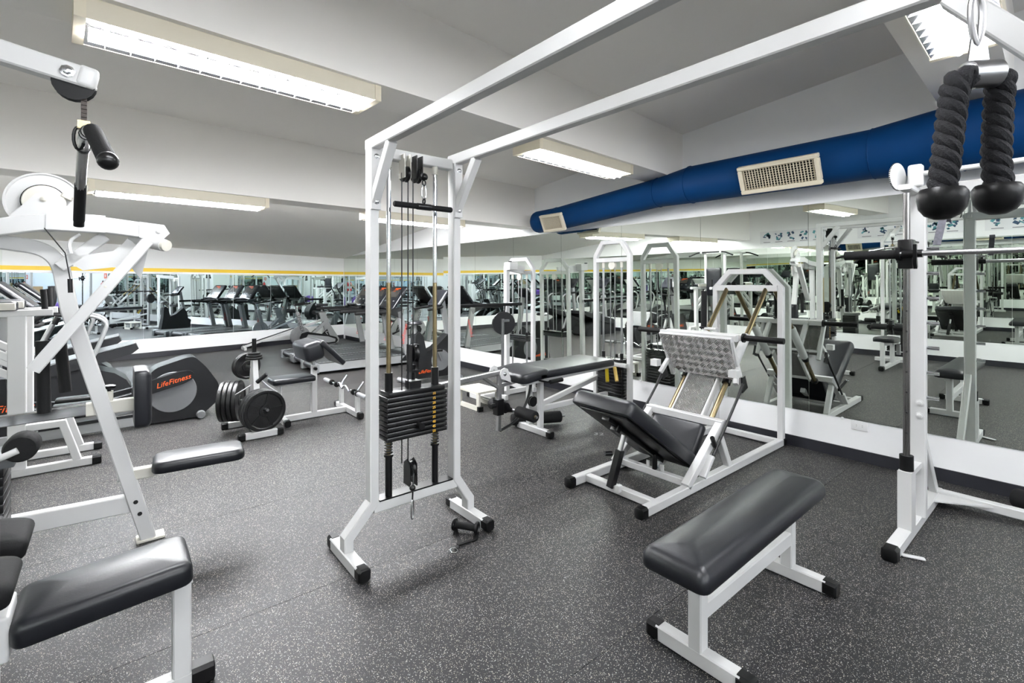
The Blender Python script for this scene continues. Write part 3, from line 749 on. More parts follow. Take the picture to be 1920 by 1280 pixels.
def leg_curl():
    t = T('leg_curl_machine', 'white leg curl machine with long black bench and arched stack', 'gym machine', (3.6, 3.42, 0))
    arch_stack(t, 4.22, 3.13, 3.59, 1.895, 1.745, 1.70, plates=12, zst=.20, pt=.036)
    t.bar('foot_bar', (3.16, 3.26, .034), (3.16, 3.70, .034), .055, .06)
    foot_cap(t, (3.16, 3.26, .034), (0, -1, 0)); foot_cap(t, (3.16, 3.70, .034), (0, 1, 0))
    for y in (3.40, 3.56):
        t.bar('post', (3.18, y, .06), (3.18, y, .56), .05, .05, up=(0, 1, 0))
    t.bar('lower_rail', (3.18, 3.40, .24), (4.22, 3.40, .24), .04, .05)
    t.bar('lower_rail', (3.20, 3.56, .20), (4.22, 3.56, .40), .04, .05)
    for y in (3.30, 3.56): t.bar('bench_rail', (2.86, y, .545), (4.22, y, .575), .04, .055)
    t.bar('end_bar', (4.17, 3.13, .575), (4.17, 3.59, .575), .05, .04)
    t.p('pad', MB().pad(TR(3.50, 3.43, .585, ry=-.01), 1.10, .50, .065, .04, .03, .008), VINYL)
    t.p('thigh_pad', MB().pad(TR(2.95, 3.43, .572, ry=-.10), .34, .50, .08, .06, .035, .014), VINYL)
    g = t.cyl('side_grip', (3.05, 3.13, .555), (3.20, 3.13, .56), .020, RUBBER)
    g = t.bar('grip_bracket', (3.06, 3.13, .545), (3.06, 3.30, .545), .03, .012, BLACK)
    # pivot and roller arm
    for y in (3.36, 3.52):
        t.p('pivot_plate', MB().prism([(-.05, 0), (-.035, .042), (0, .055), (.035, .042), (.05, 0), (.075, -.07), (.10, -.10), (.02, -.06), (-.035, -.042)], (2.71, y, .635), (1, 0, 0), (0, 0, 1), (0, .012, 0)), WHITE)
        bolt(t, (2.71, y - .0, .635), (0, -1, 0), .013)
    t.bar('lever_bar', (2.72, 3.44, .64), (2.02, 3.44, .60), .045, .045, STEEL)
    t.bar('roller_arm', (2.71, 3.44, .64), (2.70, 3.44, .115), .04, .04, STEEL, up=(0, 1, 0))
    t.bar('cross_strut', (2.71, 3.44, .52), (3.02, 3.44, .55), .035, .04, STEEL)
    t.bar('cross_strut', (2.70, 3.44, .50), (2.52, 3.44, .62), .03, .03, STEEL)
    t.bar('roller_carriage', (2.70, 3.44, .40), (2.70, 3.44, .26), .075, .075, BLACK, up=(0, 1, 0))
    t.p('gusset', MB().prism([(0, .03), (.02, .03), (.14, -.06), (.14, -.09), (0, -.07)], (2.72, 3.43, .345), (1, 0, 0), (0, 0, 1), (0, .014, 0)), BLACK)
    t.cyl('adjust_knob', (2.66, 3.44, .345), (2.61, 3.44, .345), .022, BLACK)
    t.cyl('axle', (2.86, 3.10, .275), (2.86, 3.78, .275), .012, STEEL)
    for a, b in ((3.12, 3.36), (3.52, 3.76)):
        r = t.p('foam_roller', MB().lathe([(.012, 0), (.046, .002), (.052, .012), (.052, b - a - .012), (.046, b - a - .002), (.012, b - a)], (2.86, a, .275), (0, 1, 0), 20), FOAM)
    bolt(t, (2.86, 3.12, .275), (0, -1, 0), .012, m=BRONZE)
    t.p('cable_strap', MB().tube(fillet([V((3.10, 3.44, .53)), V((3.06, 3.44, .34)), V((2.92, 3.44, .16)), V((2.72, 3.44, .11))], .12, 8), .013, 8), BLACK)
    pulley(t, (3.15, 3.48, .30), (0, 1, 0), .05, .03)
    # ankle rollers on the floor by the post
    t.cyl('axle', (3.10, 3.72, .085), (3.60, 3.48, .085), .012, STEEL)
    d = unit(V((3.60, 3.48, 0)) - V((3.10, 3.72, 0)))
    for a, ln in (((3.10, 3.74, .075), .19), ((3.345, 3.615, .075), .25)):
        t.p('foam_roller', MB().lathe([(.012, 0), (.050, .002), (.058, .012), (.058, ln - .012), (.050, ln - .002), (.012, ln)], a, d, 20), FOAM)
    h = t.cyl('pull_handle', (4.12, 3.36, .55), (4.06, 3.30, .40), .019, YHAND)
    h = t.cyl('pull_handle', (4.13, 3.26, .55), (4.08, 3.19, .42), .019, TAN)
leg_curl()

# ================================================================== calf raise machine and its neighbours by the mirror
def calf_machine():
    t = T('calf_machine', 'white standing calf machine with top bracket, behind the black bench', 'gym machine', (4.1, 5.0, 0))
    arch_stack(t, 4.33, 4.77, 5.32, 1.77, 1.64, 1.59, plates=2, zst=.66, pt=.03)
    for k in range(6): t.p('weight_plate', MB().rbox(TR(4.33, 5.045, .10 + .036 * (k + .5)), .11, .40, .033, .003, 2), BLACK)
    t.p('carriage_plate', MB().box(4.27, 4.39, 4.85, 5.24, .72, .735), BLACK)
    t.bar('front_post', (3.95, 4.86, .0), (3.95, 4.86, 1.66), .06, .06, up=(0, 1, 0))
    t.bar('top_arm', (3.92, 4.84, 1.66), (4.33, 4.98, 1.62), .06, .10)
    t.p('top_bracket', MB().rbox(TR(3.99, 4.82, 1.665), .14, .12, .10, .008), WHITE)
    t.cyl('cap', (3.94, 4.78, 1.715), (3.94, 4.78, 1.728), .022, BLACK)
    t.bar('base_rail', (3.50, 4.86, .033), (4.36, 4.86, .033), .05, .06)
    t.bar('base_rail', (3.95, 4.86, .033), (4.33, 5.30, .033), .05, .06)
    t.bar('foot_bar', (3.52, 4.60, .033), (3.52, 5.06, .033), .05, .06)
    foot_cap(t, (3.52, 4.60, .033), (0, -1, 0)); foot_cap(t, (3.52, 5.06, .033), (0, 1, 0))
    # lever post with plate pulley and long yoke bar
    t.bar('lever_post', (3.755, 4.70, .06), (3.755, 4.70, 1.00), .032, .032, STEEL, up=(0, 1, 0))
    t.bar('post_foot', (3.755, 4.62, .033), (3.755, 4.90, .033), .05, .06)
    pulley(t, (3.785, 4.72, .945), unit((-.45, -1, 0)), .145, .045)
    t.bar('lever_top', (3.74, 4.66, .98), (3.82, 4.66, .98), .03, .03, STEEL)
    t.cyl('yoke_bar', (2.98, 4.74, 1.18), (4.06, 4.70, 1.178), .020, FOAM)
    t.bar('yoke_link', (3.80, 4.71, 1.17), (3.80, 4.72, 1.08), .02, .02, BLACK)
    t.cyl('yoke_hinge', (3.955, 4.70, 1.18), (3.955, 4.84, 1.18), .02, WHITE)
calf_machine()

t = T('step_box', 'low white step with non-slip diamond top beside the calf machine', 'step', (3.34, 4.62, 0))
for x in (3.20, 3.47): t.p('side_panel', MB().box(x - .012, x + .012, 4.42, 4.84, .0, .05).box(x - .012, x + .012, 4.42, 4.47, .05, .19).box(x - .012, x + .012, 4.79, 4.84, .05, .19), CREAM, smooth=False)
t.p('top_plate', MB().box(3.18, 3.49, 4.42, 4.84, .19, .215), CREAM, smooth=False)
for i in range(5):
    for j in range(7):
        M = TR(3.215 + i * .06, 4.455 + j * .058, .216, rz=pi / 4)
        t.p('tread_stud', MB().rbox(M, .032, .032, .006, .002, 1), CREAM)
for x in (3.20, 3.47): t.p('rubber_foot', MB().box(x - .03, x + .03, 4.39, 4.43, 0, .055), RUBBER)
t.p('rubber_foot', MB().box(3.17, 3.23, 4.83, 4.87, 0, .055), RUBBER)

# ================================================================== Smith machine
def smith():
    t = T('smith_machine', 'white Smith machine with chrome guide rod and stepped catch pegs', 'gym machine', (3.7, -.2, 0))
    for Y in (.68, -1.15):
        s = 1 if Y > 0 else -1
        t.bar('foot_bar', (3.16, Y, .034), (4.33, Y, .034), .062, .062)
        foot_cap(t, (3.16, Y, .034), (-1, 0, 0), .072, .074, .05); foot_cap(t, (4.33, Y, .034), (1, 0, 0), .07, .072)
        t.bar('upright', (3.725, Y - s * .01, .06), (3.725, Y - s * .01, 2.02), .055, .075, up=(0, 1, 0))
        t.p('rod_block', MB().box(3.435, 3.535, Y - .032, Y + .032, .06, .385).box(3.535, 3.70, Y - .03, Y + .03, .355, .385), WHITE, smooth=False)
        t.cyl('rod_bushing', (3.485, Y, .385), (3.485, Y, .47), .033, RUBBER, n=18)
        r = t.cyl('guide_rod', (3.485, Y, .40), (3.485, Y, 1.96), .0165, DSTEEL, n=18)
        for k in range(7): t.cyl('pin_hole', (3.469, Y - .004, .60 + k * .115), (3.466, Y - .004, .60 + k * .115), .005, DARK, parent=r, n=8)
        t.bar('rear_brace', (3.74, Y, .64), (4.22, Y, .07), .05, .045, up=(0, 1, 0))
        t.bar('top_arm', (3.44, Y, 1.99), (3.80, Y, 1.99), .06, .03)
        t.p('gusset', MB().prism([(0, 0), (-.14, 0), (0, .14)], (3.725, Y - .02, 1.99), (1, 0, 0), (0, 0, 1), (0, .02, 0)), WHITE)
        for k in range(7):
            t.cyl('catch_peg', (3.725, Y - s * .045, .77 + k * .147), (3.725, Y - s * .105, .77 + k * .147), .0105, CHROME)
        bolt(t, (3.697, Y - .02, .735), (-1, 0, 0), .014, m=WHITE); bolt(t, (3.697, Y - .02, .66), (-1, 0, 0), .014, m=WHITE)
        t.p('axle_bearing', MB().rbox(TR(3.60, Y - s * .02, 2.07), .06, .07, .13, .015), WHITE)
        g = t.p('sprocket', MB().lathe([(.012, -.006), (.075, -.006), (.080, -.004), (.080, .004), (.075, .006), (.012, .006)], (3.60, Y + s * .065, 2.08), (.28, 1, 0), 40), WHITE)
        mb = MB()
        for k in range(44):
            a = 2 * pi * k / 44; c = V((3.60 + .081 * cos(a) * .963, Y + s * .065 - .081 * cos(a) * .27, 2.08 + .081 * sin(a)))
            mb.rbox(Matrix.Translation(c) @ Matrix.Rotation(-a, 4, 'Y'), .006, .008, .005, .001, 1)
        tt = t.p('tooth', mb, DARK, parent=g); tt['kind'] = 'stuff'
    t.bar('rear_crossbar', (4.24, .70, .05), (4.24, -1.17, .05), .06, .055)
    t.p('corner_plate', MB().prism([(0, 0), (-.22, 0), (-.02, -.30), (0, -.30)], (4.24, .68, .052), (1, 0, 0), (0, 1, 0), (0, 0, .008)), WHITE)
    t.bar('top_crossbar', (3.725, .68, 1.99), (3.725, -1.15, 1.99), .06, .07)
    t.cyl('axle', (3.60, .66, 2.08), (3.60, -1.13, 2.08), .014, WHITE)
    t.p('floor_tab', MB().rbox(TR(3.245, .605, .010, rz=-1.15), .10, .03, .008, .003, 1), WHITE)
    for k in range(3): t.p('rope_hook', MB().cyl((3.55, .6 - k * .4, 1.95), (3.55, .6 - k * .4, 1.90), .008), BLACK) if k else None
smith()
t = T('smith_bar', 'horizontal barbell locked in the Smith machine carriage', 'barbell', (3.43, -.2, 1.58))
BY = 1.612
t.cyl('shaft', (3.435, .70, BY), (3.435, -1.3, BY), .0145, STEEL, n=16)
for s, y0 in ((1, .70), (-1, -1.17)):
    t.cyl('sleeve', (3.435, y0, BY), (3.435, y0 + s * .265, BY), .0265, FOAM, n=18)
    t.cyl('collar', (3.435, y0 - s * .005, BY), (3.435, y0 + s * .015, BY), .038, BLACK, n=20)
    t.cyl('tip', (3.435, y0 + s * .265, BY), (3.425, y0 + s * .31, BY - .012), .007, BLACK, n=8)
    y1 = .60 if s > 0 else -1.07
    t.cyl('hub', (3.435, y1, BY), (3.435, y1 + s * .09, BY), .022, BLACK, n=16)
    h = t.p('safety_hook', MB().prism([(-.012, .05), (.012, .05), (.016, -.03), (.030, -.07), (.014, -.085), (-.006, -.05)], (3.405, y1 + s * .02, BY), (1, 0, 0), (0, 0, 1), (0, s * .016, 0)), BLACK)
    t.p('carriage', MB().rbox(TR(3.485, .68 if s > 0 else -1.15, BY), .075, .07, .165, .006), BLACK)
    t.cyl('latch_pin', (3.52, y1 + s * .05, BY + .07), (3.60, y1 + s * .05, BY + .072), .006, BLACK, n=8)
st = [V((3.60, .55, 1.80)), V((3.615, .55, 1.83)), V((3.60, .52, 1.835)), V((3.575, .535, 1.72)), V((3.55, .55, 1.64))]
t = T('velcro_strap', 'worn grey strap draped from a catch peg above the barbell', 'strap', (3.58, .55, 1.6))
t.p('strap', MB().path(fillet([V((3.69, .535, 1.80)), V((3.66, .54, 1.835)), V((3.62, .545, 1.81)), V((3.55, .56, 1.66))], .03), .004, .035, unit((.2, -1, 0)), 0), mat('worn_strap', (.07, .07, .085), .8, var=(60, .6)))

t = T('foam_roll', 'black foam roll on the floor under the mirror by the Smith machine', 'foam roller', (4.42, .25, 0))
t.p('roll', MB().lathe([(.01, 0), (.055, .004), (.062, .016), (.062, .284), (.055, .296), (.01, .30)], (4.50, .33, .063), (-.35, -.9, 0), 22), FOAM)
t.cyl('end_plug', (4.502, .334, .063), (4.497, .325, .063), .02, BLACK)

# ================================================================== lat pulldown (partly out of frame)
def lat():
    t = T('lat_pulldown', 'white lat pulldown with long black seat, nearest on the open side', 'gym machine', (-.35, 2.08, 0))
    arch_stack(t, -.98, 1.90, 2.34, 2.22, 2.05, 2.0, plates=14, zst=.16, pt=.034)
    t.bar('pulley_arm', (-1.0, 2.12, 2.265), (-.05, 2.0, 2.08), .055, .062)
    t.p('arm_tip', MB().rbox(TR(-.055, 2.0, 2.083, ry=.2), .05, .058, .066, .012), WHITE)
    pulley(t, (-.085, 2.005, 2.062), (.12, 1, 0), .052, .03)
    bolt(t, (-.10, 1.975, 2.088), (0, -1, 0), .012)
    t.bar('base_rail', (-1.0, 2.08, .034), (.235, 2.08, .034), .055, .06)
    foot_cap(t, (.235, 2.08, .034), (1, 0, 0), .07, .072, .06)
    t.bar('cross_foot', (-.75, 1.8, .034), (-.75, 2.4, .034), .055, .06)
    t.bar('front_post', (.195, 2.08, .06), (.195, 2.08, .415), .055, .055, up=(0, 1, 0))
    t.bar('seat_rail', (.225, 2.08, .405), (-.55, 2.08, .355), .055, .05)
    t.p('seat_pad', MB().pad(TR(.0, 2.07, .425, ry=-.06), .44, .27, .075, .035, .03, .012), VINYL)
    t.bar('thigh_post', (-.28, 2.06, .06), (-.28, 2.06, .40), .055, .055, up=(0, 1, 0))
    t.p('post_sleeve', MB().bar((-.28, 1.98, .20), (-.28, 1.98, .36), .05, .05, .006, (0, 1, 0)), STEEL)
    t.p('thigh_bracket', MB().rbox(TR(-.265, 2.04, .44), .09, .16, .13, .008), WHITE)
    t.bar('pad_post', (-.30, 2.07, .40), (-.30, 2.07, .74), .035, .035, BLACK, up=(0, 1, 0))
    t.bar('pad_carrier', (-.30, 1.84, .66), (-.30, 2.34, .66), .05, .02, BLACK)
    for y in (1.93, 2.23): t.p('thigh_pad', MB().pad(TR(-.275, y, .605, ry=.25), .14, .22, .06, .03, .025, .006), FOAM)
    t.p('cable_guard', MB().rbox(TR(-.33, 2.08, .66), .15, .05, .16, .006), BLACK)
lat()
t = T('lat_bar', 'steel lat bar with black grips hanging from the white pulley arm', 'handle bar', (-.06, 2.0, 1.7))
pts = [V((-.004, 1.369, 1.715)), V((-.035, 1.56, 1.825)), V((-.062, 2.0, 1.905)), V((-.082, 2.35, 1.843)), V((-.093, 2.50, 1.69))]
f = fillet(pts, .09, 7)
t.p('bar', MB().tube(f, .0155, 12), STEEL)
t.p('grip', MB().tube([pts[0], pts[0].lerp(pts[1], .92)], .0185, 14), FOAM)
t.p('grip', MB().tube([pts[4], pts[4].lerp(pts[3], .8)], .0175, 14), FOAM)
t.p('end_cap', MB().sphere(pts[0], .020), BLACK); t.p('end_cap', MB().cyl(pts[4], pts[4] + V((-.001, .01, -.02)), .0165), BLACK)
for y in (1.72, 1.86, 2.10): 
    q = (y - 1.56) / .44 if y < 2 else (y - 2.0) / .35
    a, b = (pts[1], pts[2]) if y < 2 else (pts[2], pts[3])
    c = a.lerp(b, q); t.p('band', MB().cyl(c - unit(b - a) * .006, c + unit(b - a) * .006, .018), BLACK)
t.p('swivel', MB().box(-.078, -.048, 1.988, 2.016, 1.925, 1.95).box(-.068, -.058, 1.997, 2.007, 1.905, 1.928), BRONZE)
t.p('snap_hook', MB().tube([V((-.075 + .012 * sin(q), 2.0 + .004 * sin(q), 1.895 + .035 * cos(q))) for q in [2 * pi * k / 14 for k in range(14)]], .0045, 8, closed=True), BLACK)
mb = MB()
for k in range(8): mb.box(-.070, -.056, 1.996, 2.010, 1.95 + k * .0125, 1.9605 + k * .0125)
t.p('chain', mb, mat('oily_chain', (.02, .012, .008), .5, .3), smooth=False)

# ================================================================== row machine on the open side
def row_machine():
    t = T('row_machine', 'white plate-cam row machine with slanting arm and black chest pad', 'gym machine', (-.2, 3.43, 0))
    P = 3.43
    X = lambda x, z, y=P: V((x, y, z))
    t.p('base_plate', MB().rbox(TR(.175, P, .008, rz=.0), .13, .10, .014, .003, 1), CREAM)
    leg = [X(.165, .01), X(-.165, 1.31)] + fillet([X(-.165, 1.31), X(-.21, 1.62), X(-.45, 1.655)], .22, 9)[1:] + [X(-1.0, 1.60)]
    t.p('front_leg', MB().path(leg, .07, .075, (0, 1, 0), .005), WHITE)
    for z, x in ((.235, .108), (.165, .126)): t.cyl('bolt_hole', X(x, z, P - .036), X(x, z, P - .040), .011, DARK, n=12)
    t.p('rear_leg', MB().path([X(-1.0, .01), X(-.95, 1.60)], .07, .075, (0, 1, 0), .005), WHITE)
    t.bar('base_beam', X(-1.0, .27), X(.10, .225), .055, .095)
    tb = [X(-1.0, 1.66, 3.33), X(-.46, 1.70, 3.33), X(-.25, 1.755, 3.33), X(-.06, 1.757, 3.33), X(.15, 1.735, 3.33)]
    t.p('top_beam', MB().path(fillet(tb, .12, 5), .082, .06, (0, 1, 0), .005), WHITE)
    t.p('beam_sleeve', MB().bar(X(-.245, 1.757, 3.33), X(-.02, 1.755, 3.33), .068, .092, .004), WHITE)
    t.p('beam_end', MB().prism([(-.05, -.04), (.05, -.05), (.085, -.01), (.06, .035), (-.05, .045)], X(.17, 1.735, 3.294), (1, 0, 0), (0, 0, 1), (0, .072, 0)), WHITE)
    bolt(t, X(.205, 1.735, 3.294), (0, -1, 0), .012, m=WHITE)
    # cam wheel
    t.p('cam_wheel', MB().lathe([(.02, 0), (.140, 0), (.145, -.006), (.152, -.006), (.152, .022), (.145, .022), (.140, .014), (.02, .014)], X(-.262, 1.865, 3.47), (0, 1, 0), 44), WHITE)
    t.p('cam_hub', MB().lathe([(.02, -.03), (.080, -.03), (.084, -.024), (.084, 0), (.02, 0)], X(-.262, 1.865, 3.46), (0, 1, 0), 32), CREAM)
    t.p('cam_cable', MB().tube([X(-.262 + .086 * cos(a), 1.865 + .086 * sin(a), 3.445) for a in [pi * (1.1 - k * .07) for k in range(14)]], .003, 6), BLACK)
    t.p('cam_bracket', MB().prism([(-.14, -.11), (.19, -.11), (.03, .035), (0, .045), (-.03, .035)], X(-.262, 1.865, 3.415), (1, 0, 0), (0, 0, 1), (0, .010, 0)), WHITE)
    bolt(t, X(-.262, 1.875, 3.415), (0, -1, 0), .010, m=CREAM)
    t.p('cable_clamp', MB().rbox(TR(-.175, 3.44, 1.90, ry=.5), .05, .03, .025, .004, 1), CREAM)
    # moving arm with pivot, and its casting
    t.bar('lever_arm', X(.155, 1.675, 3.27), X(-.285, 1.03, 3.27), .055, .075, up=(0, 1, 0))
    bolt(t, X(-.02, 1.43, 3.243), (0, -1, 0), .010, m=CREAM)
    t.cyl('pivot_tube', X(.10, 1.695, 3.40), X(.225, 1.655, 3.24), .034, WHITE, n=20)
    t.cyl('pivot_cap', X(.222, 1.656, 3.245), X(.236, 1.652, 3.225), .030, CREAM, n=20)
    t.p('arm_casting', MB().prism([(.12, .03), (.03, .09), (.01, .06), (-.03, .02), (-.17, -.01), (-.19, .03), (-.215, .02), (-.20, -.05), (-.15, -.085), (-.02, -.065), (.05, -.07), (.09, -.13)], X(.04, 1.60, 3.36), (1, 0, 0), (0, 0, 1), (0, .03, 0)), WHITE)
    t.p('arm_strut', MB().path([X(-.02, 1.70, 3.38), X(-.20, 1.53, 3.38)], .055, .04, (0, 1, 0)), WHITE)
    t.p('hook', MB().path(fillet([X(-.155, 1.60, 3.33), X(-.165, 1.66, 3.33), X(-.12, 1.70, 3.33)], .04), .016, .014, (0, 1, 0)), WHITE)
    t.tube('cable', [X(-.25, 1.72, 3.30), X(-.175, 1.60, 3.30), X(-.155, 1.46, 3.30)], .0028, BLACK)
    t.cyl('cable_stop', X(-.157, 1.47, 3.30), X(-.155, 1.40, 3.30), .010, BLACK)
    # seat and chest pad
    t.bar('seat_beam', X(.03, .385), X(.34, .385, 3.40), .045, .045)
    t.p('beam_collar', MB().bar(X(.085, .385, 3.425), X(.19, .385, 3.415), .056, .056, .004), CREAM)
    t.p('seat_pad', MB().pad(TR(.405, 3.36, .405, rz=-.10), .45, .25, .06, .055, .028, .008), VINYL)
    t.bar('chest_beam', X(.10, .775), X(-.10, .775), .05, .07, CREAM)
    t.bar('slide_bar', X(-.10, .775), X(-.62, .765), .04, .055, CHROME)
    t.bar('knob_post', X(-.005, .80), X(-.005, .86), .035, .035, CREAM)
    t.p('knob', MB().lathe([(.008, 0), (.008, .012), (.028, .016), (.030, .028), (.018, .034)], X(-.005, .86), (0, 0, 1), 16), BLACK)
    t.p('chest_pad', MB().pad(TR(.10, 3.43, .815, ry=pi / 2), .315, .27, .075, .03, .03, .006), VINYL)
    for s, y in ((0, 3.36), (1, 3.62)):
        t.cyl('handle_grip', X(-.262 + s * .05, 1.16 - s * .03, y), X(-.255 + s * .065, .80 + s * .05, y), .027, FOAM, n=16)
        t.cyl('handle_link', X(-.262 + s * .05, 1.15, y), X(-.22 + s * .05, 1.25, y), .012, STEEL)
        t.cyl('handle_tip', X(-.22 + s * .05, 1.24, y), X(-.205 + s * .05, 1.275, y), .014, BLACK)
    for k in range(13):
        t.p('weight_plate', MB().rbox(TR(-.47, 3.16, .12 + .04 * (k + .5)), .22, .22, .0375, .003, 2), BLACK)
    t.cyl('guide_rod', (-.40, 3.16, .06), (-.40, 3.16, 1.6), .012, STEEL); t.cyl('guide_rod', (-.54, 3.16, .06), (-.54, 3.16, 1.6), .012, STEEL)
    t.p('stack_top', MB().rbox(TR(-.45, 3.14, .665), .25, .22, .05, .004), GREY)
    t.p('ankle_roller', MB().lathe([(.01, 0), (.050, .003), (.057, .015), (.057, .10), (.050, .11), (.01, .113)], (-.295, 2.90, .745), (.05, 1, 0), 22), FOAM)
    t.tube('roller_bar', [(-.55, 2.93, .70), (-.36, 2.89, .72), (-.30, 2.89, .745)], .014, WHITE, rad=.05)
row_machine()

# ================================================================== dip and leg raise tower
def dip_tower():
    t = T('dip_tower', 'white dip and knee raise tower with armrests, before the elliptical', 'gym machine', (-.4, 5.35, 0))
    for y in (5.13, 5.57):
        t.bar('base_rail', (-1.15, y, .033), (-.10, y, .033), .05, .06); foot_cap(t, (-.10, y, .033), (1, 0, 0))
        t.bar('post', (-.535, y, .06), (-.535, y, 1.20), .10, .055, up=(0, 1, 0))
        t.p('step_frame', MB().path([(-.50, y, .36), (-.285, y, .36), (-.20, y, .06)], .05, .05, (0, 1, 0)), WHITE)
        t.bar('arm_rail', (-.95, y, 1.215), (-.34, y, 1.225), .05, .05)
        t.p('arm_pad', MB().pad(TR(-.72, y, 1.245), .38, .10, .07, .03, .02, .004), VINYL)
        t.p('pad_shell', MB().rbox(TR(-.72, y - .055, 1.275), .37, .012, .055, .004, 1), CREAM)
        t.cyl('hand_grip', (-.385, y, 1.24), (-.395, y, 1.40), .019, FOAM)
        t.bar('brace', (-.95, y, 1.15), (-.56, y, .88), .05, .04, up=(0, 1, 0)); t.bar('brace', (-.95, y, 1.02), (-.56, y, .75), .05, .04, up=(0, 1, 0))
        t.bar('rear_post', (-.97, y, .06), (-.97, y, 2.0), .05, .05, up=(0, 1, 0))
    t.bar('crossbar', (-.97, 5.13, 2.0), (-.97, 5.57, 2.0), .05, .05)
    t.tube('pull_up_bar', [(-.75, 4.85, 1.92), (-.78, 5.05, 2.0), (-.78, 5.65, 2.0), (-.75, 5.85, 1.92)], .016, FOAM, rad=.06)
    for y in (5.13, 5.57): t.bar('top_arm', (-.97, y, 1.98), (-.76, y, 2.0), .04, .04)
    t.p('back_pad', MB().pad(TR(-.93, 5.35, 1.35, ry=pi / 2), .62, .34, .06, .04, .03, .008), VINYL)
dip_tower()

# ================================================================== weight plates and their tree
t = T('plate_tree', 'small white plate tree loaded with black plates by the preacher bench', 'plate rack', (1.08, 5.24, 0))
t.bar('foot_bar', (.885, 5.50, .033), (1.26, 5.50, .033), .05, .06); foot_cap(t, (.885, 5.50, .033), (-1, 0, 0)); foot_cap(t, (1.26, 5.50, .033), (1, 0, 0))
t.bar('foot_bar', (.94, 4.985, .033), (1.235, 4.985, .033), .05, .06); foot_cap(t, (.94, 4.985, .033), (-1, 0, 0)); foot_cap(t, (1.235, 4.985, .033), (1, 0, 0))
t.bar('base_spine', (1.08, 4.985, .033), (1.08, 5.50, .033), .05, .06)
t.bar('leg', (1.08, 5.03, .06), (1.08, 5.215, .70), .045, .045, up=(1, 0, 0)); t.bar('leg', (1.08, 5.45, .06), (1.08, 5.265, .70), .045, .045, up=(1, 0, 0))
t.cyl('top_pin', (1.08, 5.24, .69), (1.08, 5.24, .905), .020, BLACK)
for (p0, p1) in (((1.09, 5.16, .26), (1.13, 4.93, .26)), ((1.06, 5.28, .30), (.80, 5.40, .31)), ((1.075, 5.27, .62), (1.02, 5.46, .625))):
    t.cyl('peg', p0, p1, .014, STEEL)
def plate_mesh(r, th):
    mb = MB()
    mb.lathe([(.026, -th / 2), (.052, -th / 2), (.056, -th * .3), (r * .80, -th * .22), (r * .86, -th / 2), (r * .97, -th / 2), (r, -th * .35), (r, th * .35), (r * .97, th / 2), (r * .86, th / 2), (r * .80, th * .22), (.056, th * .3), (.052, th / 2), (.026, th / 2)], (0, 0, 0), (0, 0, 1), 40, cap=False)
    i0 = len(mb.v) - 14 * 40
    mb.f += [(i0 + k, i0 + (k + 1) % 40, i0 + 13 * 40 + (k + 1) % 40, i0 + 13 * 40 + k) for k in range(40)]
    return mb
def plate(label, c, ax, r, th, spokes=True):
    e = T('weight_plate', label, 'weight plate', c, group='black iron plates on the plate tree', local=True)
    o = e.p('disc', plate_mesh(r, th), IRON)
    if spokes:
        for k in range(5):
            a = 2 * pi * k / 5 + .3
            e.p('spoke', MB().prism([(.05, -.012), (r * .84, -.006), (r * .84, .006), (.05, .012)], (0, 0, -th * .42), (cos(a), sin(a), 0), (-sin(a), cos(a), 0), (0, 0, th * .84)), IRON)
    e.e.rotation_mode = 'QUATERNION'; e.e.rotation_quaternion = V((0, 0, 1)).rotation_difference(unit(ax))
    return e
AX = unit((.18, -1, 0))
for k, nm in enumerate(('nearest five-spoke plate on the plate tree, facing the camera', 'plate just behind the five-spoke facing plate', 'third plate behind the five-spoke facing plate')):
    plate('black iron ' + nm, V((1.118, 5.00, .245)) - AX * .045 * k, AX, .195, .042, k == 0)
AX = unit((-.9, .42, 0))
for k, nm in enumerate(('outermost', 'second', 'third', 'innermost')):
    plate('%s big plate on the low left peg of the plate tree' % nm, V((.845, 5.37, .305)) - AX * .042 * k, AX, .195, .038, k == 0)
AX = unit((-.28, 1, 0))
for k, nm in enumerate(('outer', 'inner')): plate('%s medium plate on the upper peg of the plate tree' % nm, V((1.035, 5.40, .625)) - AX * .035 * k, AX, .128, .030, k == 0)
for k, (r, nm) in enumerate(((.075, 'lowest'), (.070, 'middle'), (.055, 'topmost'))): plate('%s small plate threaded on the top pin of the plate tree' % nm, (1.08, 5.24, .715 + k * .024), (0, 0, 1), r, .022, False)
t = T('rope_grip', 'short black grip with steel ends lying across the plate tree', 'handle', (1.10, 5.12, .45))
t.cyl('grip', (1.075, 5.10, .50), (1.15, 5.06, .575), .019, FOAM); t.cyl('pin', (1.03, 5.11, .48), (.90, 5.14, .40), .005, STEEL); t.tube('wire', [(1.10, 5.09, .53), (1.16, 5.05, .46), (1.235, 5.02, .40)], .005, STEEL, rad=.03)

# ================================================================== preacher curl bench with EZ bar
t = T('preacher_bench', 'white preacher curl bench with black arm pad and seat', 'weight bench', (1.65, 5.38, 0))
t.bar('spine', (1.34, 5.38, .033), (2.055, 5.38, .033), .05, .06)
t.bar('end_foot', (2.055, 5.02, .033), (2.055, 5.68, .033), .05, .06); foot_cap(t, (2.055, 5.02, .033), (0, -1, 0)); foot_cap(t, (2.055, 5.68, .033), (0, 1, 0))
t.bar('end_foot', (1.37, 5.20, .033), (1.37, 5.56, .033), .05, .06); foot_cap(t, (1.37, 5.20, .033), (0, -1, 0)); foot_cap(t, (1.37, 5.56, .033), (0, 1, 0))
t.bar('seat_post', (1.34, 5.38, .06), (1.34, 5.38, .39), .045, .045, up=(0, 1, 0)); t.bar('post', (1.69, 5.38, .06), (1.69, 5.38, .56), .055, .055, up=(0, 1, 0))
t.bar('seat_rail', (1.30, 5.38, .40), (1.69, 5.38, .40), .045, .04)
